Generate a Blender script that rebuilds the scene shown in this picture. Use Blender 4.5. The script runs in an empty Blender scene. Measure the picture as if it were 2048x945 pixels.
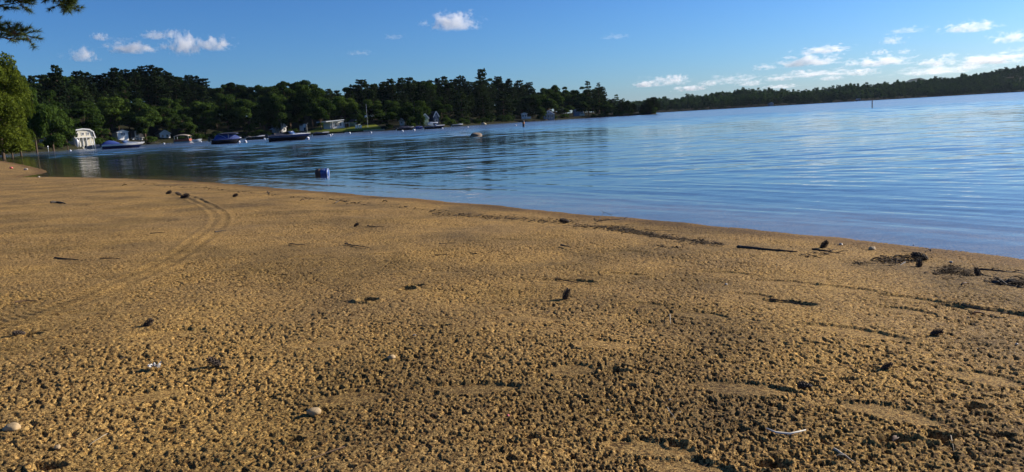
import bpy, math, random
import numpy as np
from mathutils import Vector, Matrix

random.seed(11)
rng = np.random.default_rng(7)
S = bpy.context.scene
COL = S.collection
R = math.radians
PI = math.pi

# ------------------------------------------------------------------ camera
F = 1500.0                      # focal length in photo pixels (photo 2048 x 945)
CZ = 1.25                       # eye height over the water
ROLL = math.atan(0.0566)
PITCH = math.atan((472.5 - 240.0) * math.cos(ROLL) / F)
cam = bpy.data.cameras.new('camera')
cam.sensor_width = 36.0
cam.lens = 36.0 * F / 2048.0
cam.clip_start = 0.05
cam.clip_end = 60000
co = bpy.data.objects.new('camera', cam)
COL.objects.link(co)
RM = Matrix.Rotation(PI / 2 - PITCH, 3, 'X') @ Matrix.Rotation(-ROLL, 3, 'Z')
co.location = (0, 0, CZ)
co.rotation_euler = RM.to_euler()
S.camera = co


def yh(px):
    return 240.0 - 0.0566 * (px - 1024.0)


def ray(px, py):
    d = RM @ Vector(((px - 1024.0) / F, -(py - 472.5) / F, -1.0))
    return d


def ground(px, py, z=0.0):
    d = ray(px, py)
    t = (z - CZ) / d.z
    return Vector((d.x * t, d.y * t, z))


def P(px, D, z=0.0):
    """place on the bearing of a photo column, D metres ahead"""
    d = ray(px, yh(px))
    return Vector((d.x / d.y * D, D, z))


def PZ(px, py, D):
    d = ray(px, py)
    t = D / d.y
    return Vector((d.x * t, D, CZ + d.z * t))


# ------------------------------------------------------------------ tagging
def tag(o, label=None, cat=None, group=None, kind=None):
    if label: o['label'] = label
    if cat: o['category'] = cat
    if group: o['group'] = group
    if kind: o['kind'] = kind
    return o


def empty(name, loc=(0, 0, 0), rz=0.0, scale=None):
    o = bpy.data.objects.new(name, None)
    o.empty_display_size = 0.2
    o.location = loc
    o.rotation_euler = (0, 0, rz)
    if scale is not None:
        o.scale = scale if hasattr(scale, '__len__') else (scale,) * 3
    COL.objects.link(o)
    return o


def copy_tree(o, parent=None):
    c = o.copy()
    COL.objects.link(c)
    if parent is not None:
        c.parent = parent
    for ch in o.children:
        copy_tree(ch, c)
    return c


# ------------------------------------------------------------------ mesh builder
class MB:
    def __init__(self):
        self.v = []; self.f = []

    def add(self, vs, fs):
        b = len(self.v)
        self.v.extend([tuple(v) for v in vs])
        self.f.extend([tuple(i + b for i in f) for f in fs])
        return self

    def box(self, c, s, rz=0.0, M=None):
        x, y, z = s[0] / 2, s[1] / 2, s[2] / 2
        vs = [Vector(p) for p in ((-x, -y, -z), (x, -y, -z), (x, y, -z), (-x, y, -z), (-x, -y, z), (x, -y, z), (x, y, z), (-x, y, z))]
        m = Matrix.Rotation(rz, 3, 'Z') if M is None else M
        vs = [m @ p + Vector(c) for p in vs]
        return self.add(vs, [(3, 2, 1, 0), (4, 5, 6, 7), (0, 1, 5, 4), (1, 2, 6, 5), (2, 3, 7, 6), (3, 0, 4, 7)])

    def tube(self, pts, rad, n=6, cap=True):
        pts = [Vector(p) for p in pts]
        rad = rad if hasattr(rad, '__len__') else [rad] * len(pts)
        vs = []; fs = []
        up = Vector((0.13, 0.31, 0.94))
        for i, p in enumerate(pts):
            a = pts[max(i - 1, 0)]; b = pts[min(i + 1, len(pts) - 1)]
            t = (b - a)
            t = t.normalized() if t.length > 1e-9 else Vector((0, 0, 1))
            u = t.cross(up)
            if u.length < 1e-3: u = t.cross(Vector((1, 0, 0)))
            u.normalize(); w = t.cross(u)
            for k in range(n):
                an = 2 * PI * k / n
                vs.append(p + (u * math.cos(an) + w * math.sin(an)) * rad[i])
        for i in range(len(pts) - 1):
            for k in range(n):
                k2 = (k + 1) % n
                fs.append((i * n + k, i * n + k2, (i + 1) * n + k2, (i + 1) * n + k))
        if cap:
            fs.append(tuple(range(n))); fs.append(tuple((len(pts) - 1) * n + k for k in reversed(range(n))))
        return self.add(vs, fs)

    def lathe(self, prof, n=16, M=None, c=(0, 0, 0)):
        """prof: list of (r, z) around Z, then M and c"""
        vs = []; fs = []
        for r, z in prof:
            for k in range(n):
                a = 2 * PI * k / n
                p = Vector((r * math.cos(a), r * math.sin(a), z))
                if M is not None: p = M @ p
                vs.append(p + Vector(c))
        for i in range(len(prof) - 1):
            for k in range(n):
                k2 = (k + 1) % n
                fs.append((i * n + k, i * n + k2, (i + 1) * n + k2, (i + 1) * n + k))
        fs.append(tuple(reversed(range(n)))); fs.append(tuple((len(prof) - 1) * n + k for k in range(n)))
        return self.add(vs, fs)

    def prism(self, poly, y0, y1):
        """polygon in (x, z), extruded along y"""
        n = len(poly)
        vs = [(p[0], y0, p[1]) for p in poly] + [(p[0], y1, p[1]) for p in poly]
        fs = [tuple(range(n)), tuple(reversed(range(n, 2 * n)))]
        for i in range(n):
            j = (i + 1) % n
            fs.append((j, i, n + i, n + j))
        return self.add(vs, fs)

    def build(self, name, mat, parent=None, smooth=False):
        me = bpy.data.meshes.new(name)
        me.from_pydata(self.v, [], self.f)
        me.materials.append(mat)
        if smooth:
            me.polygons.foreach_set('use_smooth', [True] * len(me.polygons))
        me.update()
        o = bpy.data.objects.new(name, me)
        COL.objects.link(o)
        if parent is not None: o.parent = parent
        return o


def mesh_np(name, V, Fq, mat, parent=None, smooth=False):
    """V (n,3), Fq (m,k) arrays"""
    me = bpy.data.meshes.new(name)
    V = np.ascontiguousarray(V, dtype=np.float32)
    Fq = np.ascontiguousarray(Fq, dtype=np.int32)
    m, k = Fq.shape
    me.vertices.add(len(V)); me.vertices.foreach_set('co', V.ravel())
    me.loops.add(m * k); me.loops.foreach_set('vertex_index', Fq.ravel())
    me.polygons.add(m)
    me.polygons.foreach_set('loop_start', np.arange(0, m * k, k, dtype=np.int32))
    if smooth:
        me.polygons.foreach_set('use_smooth', np.ones(m, dtype=bool))
    me.update(calc_edges=True)
    me.materials.append(mat)
    o = bpy.data.objects.new(name, me)
    COL.objects.link(o)
    if parent is not None: o.parent = parent
    return o


# ------------------------------------------------------------------ noise
_perm = rng.permutation(4096).astype(np.int64)
_gang = rng.uniform(0, 2 * PI, 4096)
_gx = np.cos(_gang); _gy = np.sin(_gang)


def perlin(x, y):
    xi = np.floor(x).astype(np.int64); yi = np.floor(y).astype(np.int64)
    xf = x - xi; yf = y - yi
    u = xf * xf * xf * (xf * (xf * 6 - 15) + 10); v = yf * yf * yf * (yf * (yf * 6 - 15) + 10)

    def g(ix, iy, fx, fy):
        h = _perm[(_perm[ix & 4095] + iy) & 4095]
        return _gx[h] * fx + _gy[h] * fy
    a = g(xi, yi, xf, yf); b = g(xi + 1, yi, xf - 1, yf)
    c = g(xi, yi + 1, xf, yf - 1); d = g(xi + 1, yi + 1, xf - 1, yf - 1)
    return (a + u * (b - a)) * (1 - v) + (c + u * (d - c)) * v * 1.0


def sstep(a, b, x):
    t = np.clip((x - a) / (b - a), 0, 1)
    return t * t * (3 - 2 * t)


# ------------------------------------------------------------------ materials
def new_mat(name):
    m = bpy.data.materials.new(name); m.use_nodes = True
    nt = m.node_tree
    for n in list(nt.nodes): nt.nodes.remove(n)
    out = nt.nodes.new('ShaderNodeOutputMaterial')
    return m, nt, out


def N(nt, typ, **kw):
    n = nt.nodes.new(typ)
    for k, v in kw.items():
        if k.startswith('i_'):
            key = k[2:]
            key = int(key) if key.isdigit() else key.replace('_', ' ')
            n.inputs[key].default_value = v
        else:
            setattr(n, k, v)
    return n


def paint(name, col, rough=0.55, var=0.12, scale=6.0, metal=0.0, coat=0.0, bump=0.0):
    """plain material with a little procedural wear"""
    m, nt, out = new_mat(name)
    p = N(nt, 'ShaderNodeBsdfPrincipled')
    p.inputs['Roughness'].default_value = rough
    p.inputs['Metallic'].default_value = metal
    if rough >= 0.9: p.inputs['Specular IOR Level'].default_value = 0.05
    p.inputs['Coat Weight'].default_value = coat
    tc = N(nt, 'ShaderNodeTexCoord')
    nz = N(nt, 'ShaderNodeTexNoise'); nz.inputs['Scale'].default_value = scale; nz.inputs['Detail'].default_value = 5
    nt.links.new(tc.outputs['Object'], nz.inputs['Vector'])
    mx = N(nt, 'ShaderNodeMix', data_type='RGBA')
    c = Vector(col)
    mx.inputs[6].default_value = (*(c * (1 - var)), 1); mx.inputs[7].default_value = (*(c * (1 + var)), 1)
    nt.links.new(nz.outputs['Fac'], mx.inputs[0])
    nt.links.new(mx.outputs[2], p.inputs['Base Color'])
    if bump:
        b = N(nt, 'ShaderNodeBump'); b.inputs['Strength'].default_value = bump; b.inputs['Distance'].default_value = 0.01
        nt.links.new(nz.outputs['Fac'], b.inputs['Height']); nt.links.new(b.outputs['Normal'], p.inputs['Normal'])
    nt.links.new(p.outputs[0], out.inputs['Surface'])
    return m


def foliage(name, c0, c1, trans=0.3, scale=0.35):
    m, nt, out = new_mat(name)
    geo = N(nt, 'ShaderNodeNewGeometry')
    oi = N(nt, 'ShaderNodeObjectInfo')
    nz = N(nt, 'ShaderNodeTexNoise'); nz.inputs['Scale'].default_value = scale; nz.inputs['Detail'].default_value = 4
    nt.links.new(geo.outputs['Position'], nz.inputs['Vector'])
    ad = N(nt, 'ShaderNodeMath', operation='MULTIPLY_ADD'); ad.inputs[1].default_value = 0.8; ad.inputs[2].default_value = -0.4
    nt.links.new(oi.outputs['Random'], ad.inputs[0])
    ri = N(nt, 'ShaderNodeMath', operation='MULTIPLY_ADD'); ri.inputs[1].default_value = 0.5; ri.inputs[2].default_value = -0.25
    nt.links.new(geo.outputs['Random Per Island'], ri.inputs[0])
    a2 = N(nt, 'ShaderNodeMath', operation='ADD')
    nt.links.new(ad.outputs[0], a2.inputs[0]); nt.links.new(ri.outputs[0], a2.inputs[1])
    a3 = N(nt, 'ShaderNodeMath', operation='ADD', use_clamp=True)
    nt.links.new(a2.outputs[0], a3.inputs[0]); nt.links.new(nz.outputs['Fac'], a3.inputs[1])
    mx = N(nt, 'ShaderNodeMix', data_type='RGBA')
    mx.inputs[6].default_value = (*c0, 1); mx.inputs[7].default_value = (*c1, 1)
    nt.links.new(a3.outputs[0], mx.inputs[0])
    d = N(nt, 'ShaderNodeBsdfDiffuse'); t = N(nt, 'ShaderNodeBsdfTranslucent')
    nt.links.new(mx.outputs[2], d.inputs['Color']); nt.links.new(mx.outputs[2], t.inputs['Color'])
    ms = N(nt, 'ShaderNodeMixShader'); ms.inputs[0].default_value = trans
    nt.links.new(d.outputs[0], ms.inputs[1]); nt.links.new(t.outputs[0], ms.inputs[2])
    nt.links.new(ms.outputs[0], out.inputs['Surface'])
    return m


M = {}
M['pine'] = foliage('pine_needles', (0.011, 0.021, 0.009), (0.036, 0.055, 0.019), 0.2)
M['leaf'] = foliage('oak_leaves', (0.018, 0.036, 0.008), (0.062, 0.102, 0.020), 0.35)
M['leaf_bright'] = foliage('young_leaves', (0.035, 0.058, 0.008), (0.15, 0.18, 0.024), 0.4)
M['needle_near'] = foliage('long_needles', (0.055, 0.085, 0.022), (0.13, 0.165, 0.05), 0.25, 3.0)
M['bark'] = paint('bark', (0.085, 0.06, 0.042), 0.9, 0.4, 12)
M['white'] = paint('white_paint', (0.78, 0.77, 0.73), 0.6, 0.05, 2)
M['cream'] = paint('cream_siding', (0.62, 0.57, 0.44), 0.7, 0.06, 2)
M['grey_siding'] = paint('grey_siding', (0.22, 0.24, 0.27), 0.7, 0.08, 2)
M['blue_siding'] = paint('blue_siding', (0.20, 0.25, 0.36), 0.7, 0.08, 2)
M['navy_siding'] = paint('navy_siding', (0.06, 0.08, 0.13), 0.7, 0.08, 2)
M['green_siding'] = paint('pale_green_siding', (0.32, 0.40, 0.26), 0.7, 0.08, 2)
M['red_siding'] = paint('rust_red_siding', (0.30, 0.07, 0.035), 0.7, 0.15, 3)
M['roof_dark'] = paint('dark_shingles', (0.045, 0.045, 0.05), 0.85, 0.25, 9)
M['roof_brown'] = paint('brown_shingles', (0.085, 0.065, 0.05), 0.85, 0.25, 9)
M['roof_white'] = paint('pale_metal_roof', (0.62, 0.66, 0.68), 0.4, 0.06, 2)
M['glass'] = paint('window_glass', (0.02, 0.025, 0.03), 0.08, 0.1, 2)
M['wood'] = paint('weathered_wood', (0.20, 0.16, 0.12), 0.85, 0.25, 5)
M['gel_white'] = paint('white_gelcoat', (0.75, 0.75, 0.74), 0.22, 0.04, 2, 0, 0.3)
M['gel_navy'] = paint('navy_gelcoat', (0.012, 0.022, 0.09), 0.2, 0.1, 2, 0, 0.4)
M['gel_black'] = paint('black_gelcoat', (0.012, 0.013, 0.02), 0.2, 0.1, 2, 0, 0.4)
M['canvas_blue'] = paint('blue_canvas', (0.02, 0.05, 0.22), 0.8, 0.15, 4)
M['canvas_navy'] = paint('navy_canvas', (0.012, 0.018, 0.045), 0.8, 0.15, 4)
M['canvas_tan'] = paint('tan_canvas', (0.36, 0.29, 0.21), 0.8, 0.12, 4)
M['alu'] = paint('aluminium', (0.6, 0.61, 0.62), 0.35, 0.08, 5, 0.9)
M['motor'] = paint('motor_cowl', (0.02, 0.02, 0.022), 0.3, 0.1, 4)
M['tint_glass'] = paint('tinted_windscreen', (0.05, 0.09, 0.2), 0.06, 0.1, 2)
M['buoy_white'] = paint('buoy_plastic', (0.80, 0.80, 0.78), 0.4, 0.06, 3)
M['buoy_blue'] = paint('buoy_stripe', (0.02, 0.06, 0.32), 0.4, 0.1, 3)
M['orange'] = paint('faded_orange', (0.42, 0.14, 0.04), 0.6, 0.2, 4)
M['dark_post'] = paint('dark_post', (0.018, 0.02, 0.022), 0.7, 0.2, 8)
M['flag_white'] = paint('flag_cloth', (0.7, 0.7, 0.72), 0.9, 0.06, 3)
M['red'] = paint('red_cloth', (0.45, 0.03, 0.03), 0.8, 0.1, 3)
M['granite'] = paint('granite', (0.17, 0.125, 0.085), 0.85, 0.45, 4, bump=0.6)
M['granite_pale'] = paint('pale_granite', (0.42, 0.36, 0.25), 0.85, 0.25, 3, bump=0.5)
M['barrel'] = paint('barrel_plastic', (0.022, 0.065, 0.26), 0.35, 0.25, 7)
M['barrel_dark'] = paint('barrel_shade', (0.055, 0.035, 0.028), 0.7, 0.3, 9)  # brown for the drum's own shadow, painted as a colour
M['cone'] = paint('cone_scales', (0.055, 0.036, 0.024), 0.8, 0.4, 40)
M['twig'] = paint('twig_bark', (0.05, 0.038, 0.028), 0.85, 0.4, 30)
M['twig_pale'] = paint('bleached_twig', (0.42, 0.35, 0.25), 0.8, 0.2, 30)
M['debris'] = paint('wrack', (0.045, 0.034, 0.024), 0.9, 0.5, 25)
M['leaf_dry'] = paint('dry_leaf', (0.13, 0.07, 0.035), 0.7, 0.35, 20)
M['stone_tan'] = paint('tan_stone', (0.40, 0.28, 0.14), 0.7, 0.2, 25, bump=0.3)
M['stone_grey'] = paint('grey_stone', (0.20, 0.17, 0.15), 0.7, 0.3, 25, bump=0.3)
M['stone_white'] = paint('white_quartz', (0.42, 0.36, 0.28), 0.5, 0.15, 25)
M['feather'] = paint('white_feather', (0.46, 0.43, 0.37), 0.7, 0.3, 20)
M['plastic'] = paint('clear_wrapper', (0.42, 0.39, 0.34), 0.6, 0.2, 20)
M['pink'] = paint('pink_plastic', (0.75, 0.16, 0.14), 0.5, 0.1, 20)
SKY = 0.0600
SUN = 5.0
FAR0, FAR1, RFAR = 55, 140, 0.13
WV = (0.022, 0.026, 0.010, 0.046, 0.034, 0.020, 0.05, 0.04)
HAZE = 0.00002
# ------------------------------------------------------------------ shoreline
shore_px = [(2048, 519), (1900, 501), (1700, 479), (1500, 459), (1300, 440), (1150, 427), (1000, 412), (850, 400),
            (700, 388), (560, 377), (430, 366), (300, 359), (180, 355.5), (95, 354), (45, 354.5), (58, 351.5), (84, 348),
            (96, 344.5), (84, 339), (55, 332), (25, 326), (0, 322), (-60, 317)]
shore = [ground(a, b) for a, b in shore_px]
d0 = (shore[0] - shore[2]).normalized()
shore = [shore[0] + d0 * 60, shore[0] + d0 * 8] + shore
bank_D = [(-60, 136), (0, 150), (50, 165), (100, 182), (150, 200), (200, 225), (250, 240), (350, 265), (450, 285), (550, 290),
          (620, 280), (700, 262), (760, 265), (850, 262), (950, 312), (1050, 350), (1150, 380), (1250, 382), (1312, 376)]
bx_ = [a for a, _ in bank_D]; bd_ = [b for _, b in bank_D]


def bankD(px):
    return float(np.interp(px, bx_, bd_))


SX = np.array([p.x for p in shore]); SY = np.array([p.y for p in shore])


def shore_dist(x, y):
    """signed distance to the beach waterline, positive on sand"""
    best = np.full(x.shape, 1e9); sgn = np.ones(x.shape)
    for i in range(len(SX) - 1):
        ax, ay, bx, by = SX[i], SY[i], SX[i + 1], SY[i + 1]
        ex, ey = bx - ax, by - ay
        L2 = ex * ex + ey * ey
        t = np.clip(((x - ax) * ex + (y - ay) * ey) / L2, 0, 1)
        dx = x - (ax + t * ex); dy = y - (ay + t * ey)
        dd = dx * dx + dy * dy
        cr = ex * (y - ay) - ey * (x - ax)
        m = dd < best * (1 - 1e-9)
        best = np.where(m, dd, best)
        sgn = np.where(m, np.sign(cr), sgn)
    # even-odd test against the closed sand polygon (waterline + far corners behind the viewer)
    px = np.concatenate([SX, [-400, -400, SX[0] + 0]]); py = np.concatenate([SY, [SY[-1], -200, -200]])
    inside = np.zeros(x.shape, bool)
    n = len(px)
    for i in range(n):
        j = (i + 1) % n
        c = (py[i] > y) != (py[j] > y)
        with np.errstate(divide='ignore', invalid='ignore'):
            xi = (px[j] - px[i]) * (y - py[i]) / (py[j] - py[i]) + px[i]
        inside ^= c & (x < xi)
    d = np.sqrt(best)
    return np.where(inside, d, -d)


def base_z(d):
    up = 0.5 * (1 - np.exp(-np.maximum(d, 0) / 7.0))
    dn = -1.6 * (1 - np.exp(-np.maximum(-d, 0) / 19.0))
    return np.where(d > 0, up, dn)


def sand_hit(px, py):
    """photo pixel -> point on the beach"""
    d = ray(px, py)
    z = 0.25
    for _ in range(12):
        t = (z - CZ) / d.z
        x, y = d.x * t, d.y * t
        z = 0.5 * z + 0.5 * float(base_z(shore_dist(np.array([x]), np.array([y])))[0])
    return Vector((x, y, z))


# ------------------------------------------------------------------ the beach: one sheet, real relief
ang_d = np.linspace(R(-41), R(41), 1240)
ang_l = np.linspace(R(-180), R(-41), 90)[:-1]; ang_r = np.linspace(R(41), R(180), 90)[1:-1]
ANG = np.concatenate([ang_l, ang_d, ang_r])
rr = [0.05, 0.5, 1.0, 1.35]
while rr[-1] < 130:
    r_ = rr[-1]
    rr.append(r_ + max(0.0042, min(0.0042 * (r_ / 1.7) ** 1.22, 4.0)))
RAD = np.array(rr)
A2, R2 = np.meshgrid(ANG, RAD)
X = (np.sin(A2) * R2); Y = (np.cos(A2) * R2)
X = X + np.where(R2 > 1.4, rng.uniform(-0.25, 0.25, X.shape) * 0.004 * R2 / 3, 0)
dS = shore_dist(X, Y) + 0.10 * perlin(X * 0.9, Y * 0.9) * 1.0 + 0.05 * perlin(X * 2.7 + 5, Y * 2.7)
Z = base_z(dS)

# smoothness mask: 0 = smooth packed sand, 1 = rain-pitted
mask = np.ones_like(X)
mask *= 0.35 + 0.65 * sstep(0.05, 0.5, dS)                      # washed smooth at the water's edge
big = perlin(X * 0.55 + 3, Y * 0.55) + 0.6 * perlin(X * 1.5, Y * 1.5 + 9)
mask *= 0.50 + 0.75 * sstep(-0.5, 0.5, big + 0.5 * perlin(X * 3.7, Y * 3.7 + 3) + 0.35 * perlin(X * 9, Y * 9 + 3))
dz = np.zeros_like(X)

# footprints: (px, py, length m, width m, turn deg, depth)
prints = [(950, 774, .30, .10, -4, .016), (342, 668, .29, .10, 0, .015), (655, 687, .27, .10, -4, .010), (1300, 890, .26, .10, -10, .014),
          (1705, 666, .42, .11, -14, .013), (1395, 630, .26, .10, -10, .010), (1290, 612, .20, .09, -12, .010), (1130, 563, .34, .10, -13, .016),
          (1575, 604, .26, .09, -16, .020), (1245, 549, .26, .10, -10, .012), (1500, 590, .22, .09, -12, .012), (1965, 752, .26, .11, -12, .010),
          (1480, 776, .32, .11, -8, .012), (1140, 738, .20, .10, -8, .010), (1380, 934, .24, .11, -14, .014), (150, 628, .28, .10, -6, .010),
          (800, 580, .32, .10, -6, .009), (760, 508, .30, .10, -6, .010), (1985, 622, .42, .09, -10, .020), (1810, 621, .24, .09, -8, .014),
          (1830, 600, .32, .08, -14, .015), (880, 547, .32, .11, -8, .009), (1450, 545, .38, .11, -14, .010), (1560, 565, .36, .11, -14, .010),
          (1690, 580, .4, .11, -14, .012), (1065, 635, .3, .11, -8, .008), (620, 515, .3, .11, -3, .009), (450, 540, .3, .11, 0, .008),
          (1780, 830, .3, .11, -14, .011), (1210, 690, .3, .11, -8, .008), (700, 795, .25, .1, -3, .006), (300, 790, .25, .1, 2, .006),
          (300, 330 + 130, .3, .12, 0, .01), (560, 455, .3, .12, 0, .01), (1000, 480, .3, .11, -8, .01), (1250, 505, .3, .11, -10, .01)]
for (a, b, L, Wd, tr, dep) in prints:
    c = sand_hit(a, b)
    if c.y > 40: continue
    L *= 1.2; Wd *= 1.25
    br = math.atan2(c.x, c.y)
    th = -br + R(tr)
    sel = (np.abs(X - c.x) < 0.6) & (np.abs(Y - c.y) < 0.6)
    if not sel.any(): continue
    x = X[sel] - c.x; y = Y[sel] - c.y
    u = x * math.cos(th) + y * math.sin(th); v = -x * math.sin(th) + y * math.cos(th)
    u = u + 0.02 * perlin(x * 14 + a, y * 14); v = v + 0.02 * perlin(x * 16, y * 16 + b)
    wloc = Wd * (0.85 + 0.25 * np.cos(u / L * 4.5))
    q = np.sqrt((u / (L * .5)) ** 2 + (v / (wloc * .5)) ** 2)
    inn = 1 - sstep(0.78, 1.08, q)
    rim = np.exp(-((q - 1.22) / 0.16) ** 2) * (0.5 + 0.9 * sstep(-0.2, 0.6, v / (Wd * .5)))
    dz[sel] += -0.5 * dep * inn + dep * 0.32 * rim
    mask[sel] *= 1 - 0.92 * inn

# dug pits and scuffs with shadow in them: (px, py, rx, ry, depth)
pits = [(735, 604, .062, .040, .045), (1790, 887, .055, .025, .03), (1875, 880, .05, .03, .03), (1545, 930, .05, .03, .02), (96, 934, .05, .03, .022),
        (2002, 872, .045, .02, .02), (1355, 882, .03, .02, .02), (830, 572, .06, .03, .025), (815, 578, .05, .04, .02), (590, 880, .03, .02, .02),
        (1060, 875, .03, .02, .02), (1610, 775, .05, .025, .02), (1230, 742, .05, .03, .02), (885, 652, .04, .03, .02), (560, 550, .05, .03, .015),
        (60, 668, .06, .03, .02), (1950, 815, .05, .03, .02), (1690, 760, .05, .02, .02), (430, 735, .05, .02, .018)]
for (a, b, rx, ry, dep) in pits:
    c = sand_hit(a, b)
    sel = (np.abs(X - c.x) < 0.3) & (np.abs(Y - c.y) < 0.3)
    if not sel.any(): continue
    x = X[sel] - c.x; y = Y[sel] - c.y
    q = np.sqrt((x / rx) ** 2 + (y / ry) ** 2) + 0.25 * perlin(x * 22 + a, y * 22)
    dz[sel] += -dep * (1 - sstep(0.55, 1.1, q)) + 0.3 * dep * np.exp(-((q - 1.35) / 0.25) ** 2)

# the wheel track
trk = [sand_hit(a, b) for a, b in [(352, 384), (372, 393), (404, 406), (428, 420), (440, 434), (436, 448), (418, 466), (392, 486), (350, 514),
                                  (300, 541), (250, 563), (190, 590), (120, 616), (50, 637), (-30, 656), (-140, 682)]]
tp = []
for i in range(len(trk) - 1):
    p0 = trk[max(i - 1, 0)]; p1 = trk[i]; p2 = trk[i + 1]; p3 = trk[min(i + 2, len(trk) - 1)]
    for k in range(6):
        t = k / 6
        tp.append(0.5 * ((2 * p1) + (p2 - p0) * t + (2 * p0 - 5 * p1 + 4 * p2 - p3) * t * t + (3 * p1 - p0 - 3 * p2 + p3) * t ** 3))
xmin = min(p.x for p in tp) - .6; xmax = max(p.x for p in tp) + .6; ymin = min(p.y for p in tp) - .6; ymax = max(p.y for p in tp) + .6
sel = (X > xmin) & (X < xmax) & (Y > ymin) & (Y < ymax)
x = X[sel]; y = Y[sel]
bd = np.full(x.shape, 1e9); al = np.zeros(x.shape); lat = np.zeros(x.shape); acc = 0.0
for i in range(len(tp) - 1):
    ax, ay = tp[i].x, tp[i].y; ex, ey = tp[i + 1].x - ax, tp[i + 1].y - ay
    L = math.hypot(ex, ey)
    t = np.clip(((x - ax) * ex + (y - ay) * ey) / (L * L), 0, 1)
    ddx = x - ax - t * ex; ddy = y - ay - t * ey
    q = ddx * ddx + ddy * ddy
    m = q < bd
    bd = np.where(m, q, bd); al = np.where(m, acc + t * L, al); lat = np.where(m, np.sign(ex * (y - ay) - ey * (x - ax)) * np.sqrt(q), lat)
    acc += L
strong = 0.28 + 0.55 * np.exp(-((al - 3.0) / 2.6) ** 2)
g1 = np.exp(-((lat - 0.07) / 0.03) ** 2); g2 = np.exp(-((lat + 0.07) / 0.03) ** 2)
rdg = np.exp(-((np.abs(lat) - 0.135) / 0.025) ** 2) + 0.7 * np.exp(-(lat / 0.025) ** 2)
tread = np.sin(2 * PI * (al / 0.055 + np.abs(lat) * 6)) * (np.abs(lat) < 0.13)
strong = strong * (0.75 + 0.9 * perlin(x * 3.1, y * 3.1)) * 0.75
dz[sel] += strong * (-0.018 * (g1 + g2) + 0.012 * rdg) + 0.0034 * tread * (1 - sstep(.12, .17, np.abs(lat)))
mask[sel] *= 1 - 0.9 * (1 - sstep(0.13, 0.2, np.abs(lat)))

# pitting, fading out where a mesh cell is bigger than the bump
cell = np.gradient(RAD)[:, None] * np.ones_like(X)


def octv(wl, amp, ox, oy, gate=True):
    w = 1 - sstep(0.35, 0.9, cell / wl) * 0.35 if gate else 1.0
    wx = X + 0.25 * wl * perlin(X / wl * 1.3 + ox + 7, Y / wl * 1.3)
    return amp * perlin(wx / wl + ox, Y / wl + oy) * w


def billow(wl, amp, ox, oy):
    w = 1 - sstep(0.35, 0.9, cell / wl) * 0.3
    wx = X + 0.35 * wl * perlin(X / wl * 1.2 + ox + 7, Y / wl * 1.2); wy = Y + 0.35 * wl * perlin(X / wl * 1.2 + 31, Y / wl * 1.2 + oy)
    return amp * (2.6 * np.abs(perlin(wx / wl + ox, wy / wl + oy)) - 0.62) * w


pit = 1.0 * octv(0.031, 1, 8, 1) + 0.5 * octv(0.015, 1, 12, 4) + 0.4 * octv(0.11, 1, 3, 3)
pit2 = octv(0.0145, 1, 41, 4) + 0.4 * octv(0.008, 1, 21, 4)
near = 1 - 0.5 * sstep(2.6, 7.0, R2 + 0.8 * perlin(X * .8, Y * .8))
lump = (-0.0092 * sstep(0.165, 0.35, -pit)) * near - 0.0068 * sstep(0.14, 0.29, -pit2)
lump += octv(0.0125, .0014, 31, 17) + octv(0.0068, .0036, 3, 57) + octv(0.0042, .0034, 13, 7)
fade = 1 - 0.25 * sstep(4, 14, R2)
Z = Z + dz + lump * mask * fade * (dS > -0.5) + 0.02 * perlin(X * 1.3, Y * 1.3) * sstep(0.2, 1.5, dS) + 0.008 * perlin(X * 4, Y * 4) * sstep(0.1, 1.0, dS)
Z = Z + 0.010 * octv(0.011, 1, 5, 5, False) * 0
nr, nc = X.shape
V = np.stack([X, Y, Z], -1).reshape(-1, 3)
ii = np.arange(nr - 1)[:, None] * nc + np.arange(nc - 1)[None, :]
Fq = np.stack([ii, ii + 1, ii + nc + 1, ii + nc], -1).reshape(-1, 4)[:, ::-1]

m, nt, out = new_mat('beach_sand')
geo = N(nt, 'ShaderNodeNewGeometry')
pr = N(nt, 'ShaderNodeBsdfPrincipled'); pr.inputs['Roughness'].default_value = 0.92
pr.inputs['Specular IOR Level'].default_value = 0.15


def noise(scale, detail=3, rough=0.55):
    n = N(nt, 'ShaderNodeTexNoise'); n.inputs['Scale'].default_value = scale
    n.inputs['Detail'].default_value = detail; n.inputs['Roughness'].default_value = rough
    nt.links.new(geo.outputs['Position'], n.inputs['Vector'])
    return n


def ramp(src, stops):
    r = N(nt, 'ShaderNodeValToRGB')
    el = r.color_ramp.elements
    el[0].position = stops[0][0]; el[0].color = (*stops[0][1], 1)
    el[1].position = stops[-1][0]; el[1].color = (*stops[-1][1], 1)
    for p_, c_ in stops[1:-1]:
        e = el.new(p_); e.color = (*c_, 1)
    nt.links.new(src, r.inputs[0])
    return r


def mul(a, b, fac=1.0, typ='MULTIPLY'):
    mx = N(nt, 'ShaderNodeMix', data_type='RGBA', blend_type=typ); mx.inputs[0].default_value = fac
    nt.links.new(a, mx.inputs[6]); nt.links.new(b, mx.inputs[7])
    return mx


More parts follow.
